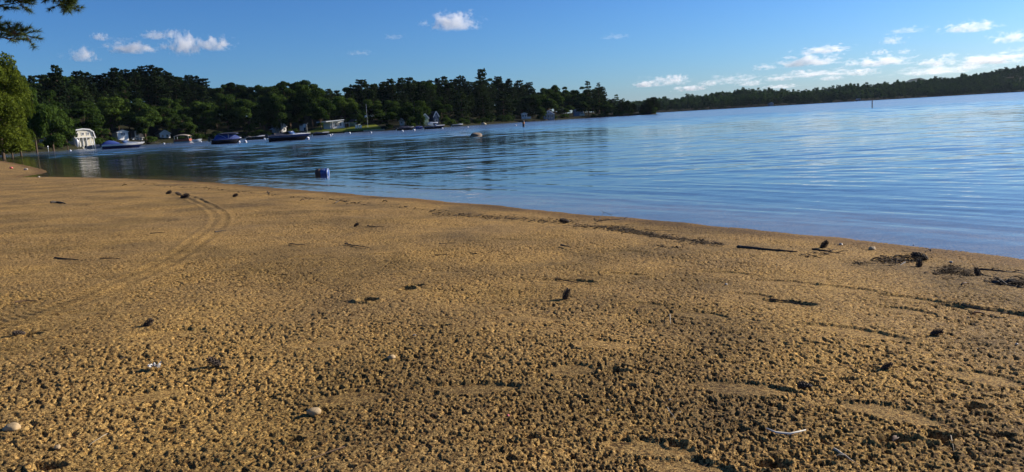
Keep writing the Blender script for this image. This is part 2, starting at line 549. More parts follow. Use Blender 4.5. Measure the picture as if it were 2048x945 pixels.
SAND = (0.355, 0.230, 0.078)
c1 = ramp(noise(1.1, 4).outputs['Fac'], [(0.3, (0.285, 0.190, 0.074)), (0.5, SAND), (0.7, (0.41, 0.262, 0.080))])
vo = N(nt, 'ShaderNodeTexVoronoi'); vo.inputs['Scale'].default_value = 260
nt.links.new(geo.outputs['Position'], vo.inputs['Vector'])
sp = N(nt, 'ShaderNodeSeparateColor'); nt.links.new(vo.outputs['Color'], sp.inputs[0])
grain = ramp(sp.outputs[0], [(0.0, (0.10, 0.075, 0.065)), (0.16, (0.42, 0.35, 0.31)), (0.3, (0.9, 0.88, 0.85)), (0.75, (1.1, 1.05, 1.0)), (0.92, (1.5, 1.45, 1.4)), (1.0, (2.1, 2.1, 2.1))])
c2 = mul(c1.outputs[0], grain.outputs[0], 1.0)
vo2 = N(nt, 'ShaderNodeTexVoronoi'); vo2.inputs['Scale'].default_value = 90
nt.links.new(geo.outputs['Position'], vo2.inputs['Vector'])
sp2 = N(nt, 'ShaderNodeSeparateColor'); nt.links.new(vo2.outputs['Color'], sp2.inputs[0])
grit = ramp(sp2.outputs[1], [(0.0, (0.25, 0.2, 0.18)), (0.12, (0.6, 0.54, 0.5)), (0.28, (0.95, 0.95, 0.95)), (0.86, (1.05, 1.05, 1.05)), (0.96, (1.3, 1.15, 1.0)), (1.0, (1.7, 1.7, 1.7))])
c3 = mul(c2.outputs[2], grit.outputs[0], 0.9)
fleck_shade = ramp(noise(85, 6, 0.85).outputs['Fac'], [(0.395, (0.10, 0.08, 0.07)), (0.465, (0.75, 0.72, 0.7)), (0.5, (1, 1, 1)), (0.6, (1.02, 1.02, 1.0)), (0.72, (1.25, 1.22, 1.15))])  # bark flecks plus shadows of grains and pits, painted into the sand colour
fleck_shade2 = ramp(noise(26, 4, 0.75).outputs['Fac'], [(0.37, (0.12, 0.10, 0.09)), (0.435, (0.78, 0.75, 0.72)), (0.49, (1, 1, 1)), (0.66, (1, 1, 1)), (0.74, (1.2, 1.18, 1.12))])  # coarser layer of the same painted pit shadows and flecks
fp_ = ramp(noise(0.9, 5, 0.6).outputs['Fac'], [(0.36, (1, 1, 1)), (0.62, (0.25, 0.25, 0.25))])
damp = ramp(noise(0.8, 3).outputs['Fac'], [(0.40, (0.56, 0.58, 0.62)), (0.54, (1, 1, 1))])
c3 = mul(c3.outputs[2], fleck_shade.outputs[0], 0.9)
c3b = mul(c3.outputs[2], fleck_shade2.outputs[0], 1.0); nt.links.new(fp_.outputs[0], c3b.inputs[0])
c4 = mul(c3b.outputs[2], damp.outputs[0], 0.75)
# wet strip: low sand near the waterline
sx = N(nt, 'ShaderNodeSeparateXYZ'); nt.links.new(geo.outputs['Position'], sx.inputs[0])
mz = N(nt, 'ShaderNodeMapRange'); mz.inputs[1].default_value = -1.0; mz.inputs[2].default_value = 1.0; nt.links.new(sx.outputs['Z'], mz.inputs[0])
wet = ramp(mz.outputs[0], [(0.16, (0.03, 0.035, 0.03)), (0.34, (0.18, 0.18, 0.16)), (0.43, (0.85, 0.80, 0.80)), (0.496, (0.9, 0.84, 0.82)), (0.507, (0.55, 0.50, 0.47)), (0.522, (1, 1, 1))])
c5 = mul(c4.outputs[2], wet.outputs[0], 1.0)
nt.links.new(c5.outputs[2], pr.inputs['Base Color'])
bp = N(nt, 'ShaderNodeBump'); bp.inputs['Strength'].default_value = 0.9; bp.inputs['Distance'].default_value = 0.004
nb = noise(170, 4, 0.7)
nt.links.new(nb.outputs['Fac'], bp.inputs['Height']); nt.links.new(bp.outputs['Normal'], pr.inputs['Normal'])
nt.links.new(pr.outputs[0], out.inputs['Surface'])
M['sand'] = m
beach = mesh_np('beach', V, Fq, m, smooth=True)
tag(beach, 'coarse golden sand beach, pitted and trodden, sloping to the lake', 'beach', kind='structure')
del X, Y, Z, V, Fq, A2, R2, dS, mask, dz, lump, cell, big, ii

# lake bed far out
m, nt, out = new_mat('lake_bed')
p = N(nt, 'ShaderNodeBsdfPrincipled'); p.inputs['Base Color'].default_value = (0.016, 0.016, 0.012, 1); p.inputs['Roughness'].default_value = 1
nt.links.new(p.outputs[0], out.inputs['Surface'])
b = MB(); b.add([(-7000, -300, -1.9), (7000, -300, -1.9), (7000, 9000, -1.9), (-7000, 9000, -1.9)], [(0, 1, 2, 3)])
tag(b.build('lake_bed', m), 'dark silty lake bed under the water', 'lake bed', kind='structure')

# ------------------------------------------------------------------ water
m, nt, out = new_mat('lake_water')
geo = N(nt, 'ShaderNodeNewGeometry')


def vmap(rot, sc):
    mp = N(nt, 'ShaderNodeMapping'); mp.inputs['Rotation'].default_value = (0, 0, rot); mp.inputs['Scale'].default_value = sc
    nt.links.new(geo.outputs['Position'], mp.inputs['Vector'])
    return mp


def wnoise(rot, sc, scale, detail=2):
    n = N(nt, 'ShaderNodeTexNoise'); n.inputs['Scale'].default_value = scale; n.inputs['Detail'].default_value = detail
    nt.links.new(vmap(rot, sc).outputs[0], n.inputs['Vector'])
    return n


def mth(op, a, b=None, c=None):
    n = N(nt, 'ShaderNodeMath', operation=op)
    for i, v in enumerate((a, b, c)):
        if v is None: continue
        if isinstance(v, (int, float)): n.inputs[i].default_value = v
        else: nt.links.new(v, n.inputs[i])
    return n.outputs[0]


shore_ang = math.atan2(shore[8].y - shore[2].y, shore[8].x - shore[2].x)   # along the waterline
sxy = N(nt, 'ShaderNodeSeparateXYZ'); nt.links.new(geo.outputs['Position'], sxy.inputs[0])


def ramp01(a, b):
    r = N(nt, 'ShaderNodeMapRange', interpolation_type='SMOOTHSTEP'); r.inputs[1].default_value = a; r.inputs[2].default_value = b
    nt.links.new(sxy.outputs['Y'], r.inputs[0]); return r.outputs[0]


mid = ramp01(8, 20); far = ramp01(FAR0, FAR1)
patch = wnoise(R(5), (0.25, 1, 1), 0.035, 3)
rough = mth('MULTIPLY_ADD', far, RFAR, mth('MULTIPLY_ADD', mid, 0.04, 0.03))
rough = mth('MULTIPLY', rough, mth('MULTIPLY_ADD', patch.outputs['Fac'], 0.6, 0.7))
# facets of the finest ripples
rp = wnoise(R(-7), (0.5, 1.3, 1), 9.0, 2)
vv = N(nt, 'ShaderNodeVectorMath', operation='SUBTRACT'); vv.inputs[1].default_value = (0.5, 0.5, 0.5); nt.links.new(rp.outputs['Color'], vv.inputs[0])
mm = N(nt, 'ShaderNodeVectorMath', operation='MULTIPLY'); mm.inputs[1].default_value = (0.03, 0.06, 0.0); nt.links.new(vv.outputs[0], mm.inputs[0])
ad = N(nt, 'ShaderNodeVectorMath', operation='ADD'); nt.links.new(mm.outputs[0], ad.inputs[0]); nt.links.new(geo.outputs['Normal'], ad.inputs[1])
bpn = N(nt, 'ShaderNodeVectorMath', operation='NORMALIZE'); nt.links.new(ad.outputs[0], bpn.inputs[0])
gl = N(nt, 'ShaderNodeBsdfGlossy'); nt.links.new(rough, gl.inputs['Roughness']); gl.inputs['Color'].default_value = (1, 1, 1, 1)
tr = N(nt, 'ShaderNodeBsdfTransparent'); tr.inputs['Color'].default_value = (0.84, 0.90, 0.82, 1)
df = N(nt, 'ShaderNodeBsdfDiffuse'); df.inputs['Color'].default_value = (0.030, 0.040, 0.042, 1)
body = N(nt, 'ShaderNodeMixShader'); body.inputs[0].default_value = 0.10
nt.links.new(tr.outputs[0], body.inputs[1]); nt.links.new(df.outputs[0], body.inputs[2])
fr = N(nt, 'ShaderNodeFresnel'); fr.inputs['IOR'].default_value = 1.333
nt.links.new(bpn.outputs[0], gl.inputs['Normal']); nt.links.new(bpn.outputs[0], fr.inputs['Normal'])
ms = N(nt, 'ShaderNodeMixShader')
# the underside lets daylight through to the shallow bed
nt.links.new(mth('MULTIPLY', mth('MULTIPLY', fr.outputs[0], mth('SUBTRACT', 1.0, geo.outputs['Backfacing'])), mth('MULTIPLY_ADD', far, -0.25, 1.0)), ms.inputs[0]); nt.links.new(body.outputs[0], ms.inputs[1]); nt.links.new(gl.outputs[0], ms.inputs[2])
nt.links.new(ms.outputs[0], out.inputs['Surface'])
M['water'] = m
rr = [0.05, 1.0, 2.5]
while rr[-1] < 140: rr.append(rr[-1] + max(0.030, rr[-1] * 0.0046))
while rr[-1] < 9500: rr.append(rr[-1] * 1.12)
RAD = np.array(rr)
A2, R2 = np.meshgrid(ANG, RAD)
X = np.sin(A2) * R2; Y = np.cos(A2) * R2
cellr = np.gradient(RAD)[:, None] * np.ones_like(X); cella = np.maximum(np.gradient(ANG)[None, :] * R2, 0)
cell = np.maximum(cellr, cella)
act = (R2 > 3) & (R2 < 150) & (np.abs(A2) < R(42))
x = X[act]; y = Y[act]; c_ = cell[act]; r_ = R2[act]
off = np.maximum(-shore_dist(x, y), 0)


def band(wl, stretch, rot, slope, ox):
    u = x * math.cos(rot) + y * math.sin(rot); v = -x * math.sin(rot) + y * math.cos(rot)
    g = 1 - sstep(0.22, 0.5, c_ / wl)
    q = 0.35 * perlin(u / (wl * 5) + ox, v / (wl * 5) + 3)
    return slope * wl / 1.2 * g * perlin(u / (wl * stretch) + ox, v / wl + q * 2 + ox * 2)


calm = 0.65 + 0.9 * np.clip(perlin(x / 16 + 2, y / 9 + 4) + 0.15, 0, 1)
open_ = sstep(0.5, 7, off) * (0.4 + 0.6 * sstep(11, 26, r_)); outer = sstep(45, 95, r_)
W = band(0.16, 5, -0 + shore_ang, WV[0] * (1 - 0.5 * open_), 1.3) + band(0.34, 6, shore_ang + .10, WV[1] * (1 - 0.4 * open_), 5.1)
W += band(0.75, 6, shore_ang - .05, WV[2] * (1 - open_ * .5), 8.2)
W += band(0.40, 2.4, R(-6), WV[3] * open_, 11.7) * calm + band(0.85, 2.2, R(9), WV[4] * open_, 2.9) * calm
W += band(1.9, 2.0, R(-3), (WV[5] + WV[6] * outer) * open_, 6.6) * calm + band(3.8, 1.8, R(16), WV[7] * outer, 4.4)
Z = np.zeros_like(X)
Z[act] = W * sstep(0.0, 1.2, off) * (1 - sstep(125, 145, r_))
nr, nc = X.shape
V = np.stack([X, Y, Z], -1).reshape(-1, 3)
ii = np.arange(nr - 1)[:, None] * nc + np.arange(nc - 1)[None, :]
Fq = np.stack([ii, ii + 1, ii + nc + 1, ii + nc], -1).reshape(-1, 4)[:, ::-1][:, ::-1]
tag(mesh_np('lake_water', V, Fq, m, smooth=True), 'rippled blue lake reflecting the sky and the wooded shore', 'water', kind='structure')
del X, Y, Z, V, Fq, A2, R2, cellr, cella, cell, ii, W, x, y
# ------------------------------------------------------------------ far banks
sky_pts = [(-400, 60), (0, 118), (40, 122), (60, 142), (100, 152), (112, 142), (130, 132), (150, 141), (170, 139), (200, 143), (230, 136), (270, 131), (310, 128),
           (350, 136), (400, 151), (440, 161), (465, 156), (500, 164), (520, 170), (540, 161), (590, 158), (620, 153), (650, 165), (660, 172),
           (675, 168), (690, 172), (720, 162), (760, 157), (800, 155), (850, 153), (900, 152), (930, 151), (950, 155), (985, 152), (1000, 150),
           (1030, 158), (1060, 161), (1075, 172), (1095, 168), (1110, 164), (1125, 170), (1150, 170), (1180, 168), (1200, 170), (1212, 178), (1225, 190),
           (1240, 198), (1260, 197), (1270, 205), (1290, 202), (1300, 196), (1312, 198)]
spx = [a for a, _ in sky_pts]; spy = [b for _, b in sky_pts]


def skyline_y(px): return float(np.interp(px, spx, spy))


def hill(px):
    D = bankD(px) + 85
    top = CZ + (yh(px) - skyline_y(px)) * D / F
    return max(1.6, top - 17.5) if px < 1230 else 1.2


def bank_z(px, D):
    o = D - bankD(px)
    g = hill(px)
    if o < 0: return -0.8
    z = 0.25 + 0.9 * min(o / 6, 1) + (g - 1.15) * float(sstep(8, 85, o))
    return z


cols = list(range(-420, 1313, 12)) + [1316, 1322]
offs = [-3, 0, 1.5, 4, 8, 14, 22, 32, 44, 58, 72, 85, 105, 150]
vs = []; fs = []
for px in cols:
    for o in offs:
        D = bankD(px) + o
        z = bank_z(px, D) if o > 0 else (-0.8 if o < 0 else 0.05)
        if o > 0: z += 0.12 * math.sin(px * 1.7 + o) * min(o / 5, 1)
        if px > 1312: z = -0.6
        if o == 150: z = hill(px) - 3
        vs.append(P(px, D, z))
n = len(offs)
for i in range(len(cols) - 1):
    for j in range(n - 1):
        fs.append((i * n + j, (i + 1) * n + j, (i + 1) * n + j + 1, i * n + j + 1))
M['forest_floor'] = paint('forest_floor', (0.022, 0.022, 0.010), 0.95, 0.5, 0.4)
b = MB(); b.add(vs, fs)
tag(b.build('wooded_bank', M['forest_floor'], smooth=True), 'dark wooded hillside along the far side of the cove', 'hillside', kind='structure')

# mown lawn in front of the ranch house
M['lawn'] = paint('mown_grass', (0.15, 0.17, 0.022), 0.9, 0.35, 0.8)
vs = []; fs = []
lc = list(range(612, 765, 6)); lo = [0.6, 2, 5, 9, 14, 20, 27, 34]
for px in lc:
    for o in lo:
        e = min((px - 612) / 30, (764 - px) / 12, 1)
        D = bankD(px) + o * (0.15 + 0.85 * e)
        vs.append(P(px, D, bank_z(px, D) + 0.16))
n = len(lo)
for i in range(len(lc) - 1):
    for j in range(n - 1):
        fs.append((i * n + j, (i + 1) * n + j, (i + 1) * n + j + 1, i * n + j + 1))
b = MB(); b.add(vs, fs)
tag(b.build('lawn', M['lawn'], smooth=True), 'sunlit mown lawn sloping from the ranch house to the water', 'lawn', kind='structure')

# ------------------------------------------------------------------ tree prototypes
def quads(C, Nn, s, asp=0.7):
    """leaf rhombs: centres C, normals Nn, sizes s"""
    k = len(C)
    r = rng.normal(size=(k, 3))
    T = np.cross(Nn, r); T /= np.linalg.norm(T, axis=1, keepdims=True) + 1e-9
    B = np.cross(Nn, T); B /= np.linalg.norm(B, axis=1, keepdims=True) + 1e-9
    s = s[:, None]
    V = np.stack([C - T * s, C - B * s * asp + Nn * s * .15, C + T * s, C + B * s * asp + Nn * s * .15], 1).reshape(-1, 3)
    Q = np.arange(4 * k).reshape(k, 4)
    return V, Q


def unit(n):
    v = rng.normal(size=(n, 3)); return v / np.linalg.norm(v, axis=1, keepdims=True)


def leafy(H, W, nl, size, lobes=22, base=0.16, taper=1.0):
    """crown points of a broadleaf tree"""
    lc = []; lr = []
    zc = H * (base + 1) / 2; hz = H * (1 - base) / 2
    while len(lc) < lobes:
        p = rng.uniform(-1, 1, 3)
        q = np.linalg.norm(p)
        if q > 1 or q < 0.35: continue
        wz = 1 - 0.35 * taper * max(p[2], 0)
        r = rng.uniform(0.24, 0.42) * (1.05 - 0.35 * abs(p[2]))
        lc.append((p[0] * W / 2 * wz * 0.8, p[1] * W / 2 * wz * 0.8, zc + p[2] * hz * 0.84)); lr.append(r * W / 2)
    lc = np.array(lc); lr = np.array(lr)
    w = lr ** 2; w /= w.sum()
    k = rng.choice(lobes, nl, p=w)
    u = unit(nl); u[:, 2] = np.where(u[:, 2] < -0.35, -u[:, 2] * 0.6, u[:, 2]); u /= np.linalg.norm(u, axis=1, keepdims=True)
    rad = lr[k] * (0.62 + 0.48 * rng.random(nl) ** 0.7)
    C = lc[k] + u * rad[:, None] * np.array([1.05, 1.05, 0.8]) + rng.normal(size=(nl, 3)) * size * 0.35
    Nn = u * 0.8 + unit(nl) * 0.8 + np.array([0, 0, 0.25]); Nn /= np.linalg.norm(Nn, axis=1, keepdims=True)
    V, Q = quads(C, Nn, size * rng.uniform(0.55, 1.25, nl))
    return V, Q, lc


def piney(H, W, nw, per, size, top=0.16, shape=1.0, crown0=0.22):
    """white pine: uneven flat tiers of needle sprays"""
    Cs = []; Ns = []
    limbs = []
    for i in range(nw):
        t = (i + rng.uniform(-.3, .3)) / nw
        z = H * (crown0 + (0.985 - crown0) * t)
        prof = (1 - t) ** shape * (0.55 + 0.45 * math.sin(min(1, t * 3.2 + .25) * PI / 2)) + 0.05
        nb = rng.integers(4, 7)
        a0 = rng.uniform(0, 2 * PI)
        for j in range(nb):
            a = a0 + 2 * PI * j / nb + rng.uniform(-.4, .4)
            L = W / 2 * prof * rng.uniform(0.55, 1.18)
            lift = 0.10 + 0.35 * t
            limbs.append(((0, 0, z), (L * math.cos(a) * .8, L * math.sin(a) * .8, z + L * lift * .7)))
            m = max(4, int(per * L / (W / 2) + 3))
            s = rng.uniform(0.25, 1.0, m) ** 0.75
            lat = rng.normal(size=m) * 0.17 * L
            C = np.stack([math.cos(a) * s * L - math.sin(a) * lat, math.sin(a) * s * L + math.cos(a) * lat,
                          z + L * lift * s + rng.normal(size=m) * 0.16 + 0.10], 1)
            Cs.append(C)
            nn = unit(m) * 0.75 + np.array([math.cos(a) * .25, math.sin(a) * .25, 0.8]); Ns.append(nn / np.linalg.norm(nn, axis=1, keepdims=True))
    C = np.concatenate(Cs); Nn = np.concatenate(Ns)
    V, Q = quads(C, Nn, size * rng.uniform(0.6, 1.25, len(C)), 0.5)
    # spiky leader
    return V, Q, limbs


def make_tree(kind, name, H, W, mat, **kw):
    root = empty(name)
    tb = MB()
    if kind == 'pine':
        V, Q, limbs = piney(H, W, **kw)
        tb.tube([(0, 0, -1.5), (0.05, 0, H * .3), (-.05, .03, H * .65), (0, 0, H * .97)], [0.34, 0.26, 0.15, 0.03], 7)
        for a, c in limbs[::2]: tb.tube([a, c], [0.06, 0.015], 4)
        leader = MB()
    else:
        V, Q, lc = leafy(H, W, **kw)
        tb.tube([(0, 0, -1.5), (0.1, 0.05, H * .2), (-.1, .1, H * .45), (0, 0, H * .75)], [0.32, 0.25, 0.17, 0.05], 7)
        for c in lc[:9]: tb.tube([(0, 0, H * rng.uniform(.16, .42)), (c[0] * .5, c[1] * .5, c[2] * .72), tuple(c)], [0.13, 0.08, 0.02], 5)
    t = tb.build('trunk', M['bark'], root, True)
    c = mesh_np('crown', V, Q, mat, root)
    return root


PR = {'sunny': [], 'pine': [], 'leaf': [], 'bright': [], 'slim': []}
for i in range(4):
    PR['pine'].append(make_tree('pine', 'pine_tree', 18, 9.6, M['pine'], nw=[17, 15, 19, 16][i], per=40, size=0.60, shape=[0.5, 0.38, 0.58, 0.42][i], crown0=[.08, .12, .06, .14][i]))
for i in range(4):
    PR['leaf'].append(make_tree('leaf', 'broadleaf_tree', 16, [10, 11.5, 9, 12][i], M['leaf'], nl=10000, size=0.31, lobes=[22, 26, 18, 30][i], base=[.05, .04, .07, .03][i]))
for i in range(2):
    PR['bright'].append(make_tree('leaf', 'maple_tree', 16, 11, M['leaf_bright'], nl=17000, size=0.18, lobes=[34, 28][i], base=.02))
M['leaf_sunny'] = foliage('sunlit_oak_leaves', (0.020, 0.042, 0.008), (0.085, 0.13, 0.022), 0.35)  # oak green made lighter, sunshine painted into the leaf colour
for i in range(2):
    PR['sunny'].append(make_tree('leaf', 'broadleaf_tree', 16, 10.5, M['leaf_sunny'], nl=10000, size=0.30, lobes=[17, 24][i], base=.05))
PR['slim'].append(make_tree('pine', 'pine_tree', 18, 6.0, M['pine'], nw=13, per=20, size=0.42, shape=.65, crown0=.4))
PR['slim'].append(make_tree('pine', 'pine_tree', 18, 5.5, M['pine'], nw=11, per=20, size=0.45, shape=.5, crown0=.45))
BASE_H = {'sunny': 16, 'pine': 18, 'leaf': 16, 'bright': 16, 'slim': 18}
BASE_W = {'sunny': 10.5, 'pine': 9.6, 'leaf': 10.6, 'bright': 11, 'slim': 6}
used = set()
house_zones = [(120, 196, 214), (225, 262, 256), (256, 292, 262), (318, 346, 278), (545, 580, 306), (643, 700, 296), (698, 735, 300), (836, 868, 274),
               (862, 882, 276), (798, 810, 282), (1038, 1060, 364), (1080, 1114, 366), (1144, 1176, 396), (64, 92, 186), (604, 616, 300)]


def place_tree(kind, px, D, topy, wpx=None, label=None, group=None):
    prot = random.choice(PR[kind])
    base = P(px, D, bank_z(px, D))
    top = PZ(px, topy, D)
    h = top.z - base.z
    if h < 1.0: return None
    s = h / BASE_H[kind]
    w = s * random.uniform(0.85, 1.2) if wpx is None else wpx * D / F / BASE_W[kind]
    if kind == 'pine' and wpx is None: w *= 1.15
    w = max(0.45 * s, min(w, 1.8 * s))
    if prot.name not in used:
        o = prot; used.add(prot.name)
    else:
        o = copy_tree(prot)
    o.location = base; o.rotation_euler = (0, 0, random.uniform(0, 2 * PI)); o.scale = (w, w, s)
    noun = {'sunny': 'tree', 'pine': 'pine', 'slim': 'pine', 'leaf': 'tree', 'bright': 'tree'}[kind]
    tag(o, label, noun, group)
    return o


ZONES = [(60, 'at the left edge of the cove'), (150, 'to the left of the cream cottage'), (225, 'behind the cream cottage'), (300, 'behind the two small grey and white cottages'),
         (420, 'above the canopied pontoon boat'), (540, 'above the boats with blue covers'), (640, 'above the big dark speedboat'), (765, 'around the white ranch house and lawn'),
         (840, 'between the lawn and the tall gabled houses'), (900, 'around the pair of tall gabled houses'), (1000, 'above the lone boulder in the lake'),
         (1075, 'above the orange channel post'), (1140, 'around the grey-blue waterside house'), (1215, 'around the blue house near the point'), (1400, 'at the tip of the point')]


def zone(px):
    for z, s in ZONES:
        if px < z: return s
    return ZONES[-1][1]


def clear_D(px, D, half):
    for a, b_, hd in house_zones:
        if px + half > a and px - half < b_ and D < hd: D = hd + random.uniform(1, 5)
    return D


def is_lawn(px): return 612 < px < 766


def kind_at(px):
    if px < 70: return 'leaf'
    if px < 430: return 'pine' if random.random() < 0.9 else 'leaf'
    if px < 675: return 'leaf' if random.random() < 0.85 else 'pine'
    if px < 1070: return 'pine' if random.random() < 0.88 else 'leaf'
    if px < 1195: return 'leaf' if random.random() < 0.8 else 'pine'
    return 'pine'


# skyline row and the row behind it
px = -70.0
while px < 1305:
    k = kind_at(px)
    D = bankD(px) + (random.uniform(72, 92) if px < 1230 else random.uniform(6, 30))
    place_tree(k, px, D, skyline_y(px) + random.choice([-1, 0, 1, 3, 6, 10]), None,
               ('dark pine on the skyline ' if k == 'pine' else 'rounded tree on the skyline ') + zone(px), 'skyline trees ' + zone(px))
    px += random.uniform(13, 22)
px = -60.0
while px < 1230:
    k = kind_at(px)
    D = bankD(px) + random.uniform(98, 112)
    place_tree(k, px, D, skyline_y(px) + random.uniform(6, 16), None,
               ('dark pine half hidden behind the skyline row ' if k == 'pine' else 'rounded tree half hidden behind the skyline row ') + zone(px), 'trees behind the skyline row ' + zone(px))
    px += random.uniform(15, 24)
# mid slope
for frac, o0, o1, st in ((0.22, 48, 66, 20), (0.45, 24, 40, 24)):
    px = -60.0
    while px < 1225:
        k = kind_at(px)
        if px < 430 and frac > .4: k = 'leaf'
        o_ = random.uniform(o0, o1)
        D = clear_D(px, bankD(px) + o_, 12)
        if not (is_lawn(px) and frac > .4 and D < bankD(px) + 40):
            ty = skyline_y(px) + (yh(px) - skyline_y(px)) * (frac + random.uniform(-.1, .1))
            lab = ('dark pine ' if k == 'pine' else 'leafy tree ') + ('halfway down the slope ' if frac < .4 else 'low on the slope ') + zone(px)
            place_tree(k, px, D, ty, None, lab, ('mid-slope trees ' if frac < .4 else 'lower-slope trees ') + zone(px))
        px += random.uniform(st * .75, st * 1.25)

front = [(172, 212, 66, 'leaf'), (228, 182, 80, 'sunny'), (292, 190, 70, 'leaf'), (335, 205, 56, 'leaf'), (372, 226, 46, 'leaf'), (412, 195, 66, 'leaf'),
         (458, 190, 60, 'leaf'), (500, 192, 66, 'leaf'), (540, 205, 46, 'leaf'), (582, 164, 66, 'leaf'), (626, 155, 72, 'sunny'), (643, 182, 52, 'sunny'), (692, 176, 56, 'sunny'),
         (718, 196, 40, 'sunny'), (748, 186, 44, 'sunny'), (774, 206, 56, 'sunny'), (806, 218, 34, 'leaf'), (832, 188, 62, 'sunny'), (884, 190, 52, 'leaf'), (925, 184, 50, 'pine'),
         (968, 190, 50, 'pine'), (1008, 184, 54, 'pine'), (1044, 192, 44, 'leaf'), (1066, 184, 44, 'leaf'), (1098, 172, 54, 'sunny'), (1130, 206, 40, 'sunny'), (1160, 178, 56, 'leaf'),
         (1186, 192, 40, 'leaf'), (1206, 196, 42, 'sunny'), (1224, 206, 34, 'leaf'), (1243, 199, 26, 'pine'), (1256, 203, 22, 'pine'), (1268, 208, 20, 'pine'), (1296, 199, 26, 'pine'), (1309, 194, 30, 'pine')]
for (px, ty, w, k) in front:
    D = clear_D(px, bankD(px) + (random.uniform(5, 14) if px < 1225 else random.uniform(2, 12)), w * .35)
    if is_lawn(px): D = max(D, bankD(px) + 26)
    if px == 643: D = bankD(px) + 9
    place_tree(k, px, D, ty, w, ('dark pine ' if k == 'pine' else 'green leafy tree ') + 'by the waterside ' + zone(px), 'waterside trees ' + zone(px))
# low waterside bushes that close the wood at its foot
M_SH = []
for i in range(3):
    V, Q, _ = leafy(3.0, 5.0, 700, 0.26, 12, 0.0)
    o = mesh_np('shrub', V, Q, M['leaf'])
    M_SH.append(o)
nsh = 0
for px in np.arange(-40, 1312, 15.5):
    px = float(px) + random.uniform(-5, 5)
    D = bankD(px) + random.uniform(1.0, 4.0)
    if is_lawn(px) or any(a - 4 < px < b_ + 4 and D < hd for a, b_, hd in house_zones): continue
    o = M_SH[nsh] if nsh < 3 else M_SH[nsh % 3].copy()
    if nsh >= 3: COL.objects.link(o)
    nsh += 1
    s = random.uniform(0.6, 1.25)
    o.location = P(px, D, bank_z(px, D) - 0.5); o.rotation_euler = (0, 0, random.uniform(0, 6)); o.scale = (s, s, s * random.uniform(.8, 1.2))
    tag(o, 'low dark bush overhanging the waterline ' + zone(px), 'bush', 'waterside bushes ' + zone(px))

# single trees that stand out
place_tree('pine', 968, bankD(968) + 60, 137, 34, 'tallest pointed pine rising above the skyline behind the lake boulder', 'tall marked pines')
place_tree('slim', 1178, bankD(1178) + 20, 160, 22, 'thin ragged pine standing taller beside its leaning twin near the point', 'tall marked pines')
place_tree('slim', 1199, bankD(1199) + 18, 164, 24, 'second thin ragged pine with bare lower trunk near the point', 'tall marked pines')
place_tree('pine', 132, bankD(132) + 60, 130, 40, 'broad black pine with drooping side branch at the left of the skyline', 'tall marked pines')
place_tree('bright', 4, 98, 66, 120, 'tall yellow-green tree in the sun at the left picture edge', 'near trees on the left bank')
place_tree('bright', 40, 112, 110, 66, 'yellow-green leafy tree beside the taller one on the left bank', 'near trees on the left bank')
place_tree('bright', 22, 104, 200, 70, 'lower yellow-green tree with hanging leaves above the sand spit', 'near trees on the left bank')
place_tree('leaf', 72, 150, 160, 74, 'deep green tree leaning over the water on the left bank', 'near trees on the left bank')
place_tree('leaf', 106, 180, 194, 70, 'mid green tree beside the red cabin on the left bank', 'near trees on the left bank')
place_tree('leaf', 134, 192, 228, 46, 'small rounded green tree left of the cream cottage', 'near trees on the left bank')
place_tree('leaf', 561, 297, 178, 46, 'dark-trunked tree in front of the white gabled cottage', 'near trees on the left bank')
place_tree('leaf', 841, 262, 208, 22, 'small leafy tree in front of the pale green gabled house', 'near trees on the left bank')
place_tree('leaf', 1082, 352, 208, 26, 'round leafy tree left of the grey-blue waterside house', 'near trees on the left bank')
place_tree('leaf', 715, 288, 214, 30, 'thin pale-leaved tree right of the ranch house', 'near trees on the left bank')
place_tree('leaf', 728, 290, 222, 24, 'small bright tree beside the flagpole', 'near trees on the left bank')
place_tree('leaf', 205, bankD(205) + 5, 240, 34, 'small round sunlit tree between the cream and white cottages', 'near trees on the left bank')

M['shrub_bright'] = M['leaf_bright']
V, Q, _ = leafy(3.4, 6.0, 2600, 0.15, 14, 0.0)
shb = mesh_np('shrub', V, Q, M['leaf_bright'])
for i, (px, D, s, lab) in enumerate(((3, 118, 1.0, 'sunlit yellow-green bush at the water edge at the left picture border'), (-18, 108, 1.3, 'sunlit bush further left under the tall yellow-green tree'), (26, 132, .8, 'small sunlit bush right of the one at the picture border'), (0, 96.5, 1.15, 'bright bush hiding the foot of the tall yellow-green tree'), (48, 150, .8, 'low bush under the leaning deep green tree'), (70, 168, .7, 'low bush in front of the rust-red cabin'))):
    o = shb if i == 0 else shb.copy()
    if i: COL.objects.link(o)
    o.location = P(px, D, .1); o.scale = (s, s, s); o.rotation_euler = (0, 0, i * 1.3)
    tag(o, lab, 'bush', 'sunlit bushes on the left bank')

# ------------------------------------------------------------------ far shore across the lake
farD = [(1200, 880), (1320, 900), (1500, 950), (1700, 1000), (1850, 1080), (2048, 1150), (2500, 1300), (3500, 1500)]
far_top = [(1200, 212), (1262, 207), (1320, 200), (1350, 201), (1400, 194), (1450, 186), (1500, 183), (1540, 182), (1600, 186), (1700, 175), (1780, 168), (1850, 161), (1900, 158),
           (1950, 151), (2000, 142), (2048, 133), (2200, 120), (2500, 112), (3000, 85), (3300, 82), (3500, 88)]


def fD(px): return float(np.interp(px, [a for a, _ in farD], [b for _, b in farD]))
def fT(px): return float(np.interp(px, [a for a, _ in far_top], [b for _, b in far_top]))


def fhill(px): return max(1.5, CZ + (yh(px) - fT(px)) * (fD(px) + 260) / F - 13)
def fz(px, o): return 0.4 + (fhill(px) - 0.4) * float(sstep(20, 260, o)) ** 0.8


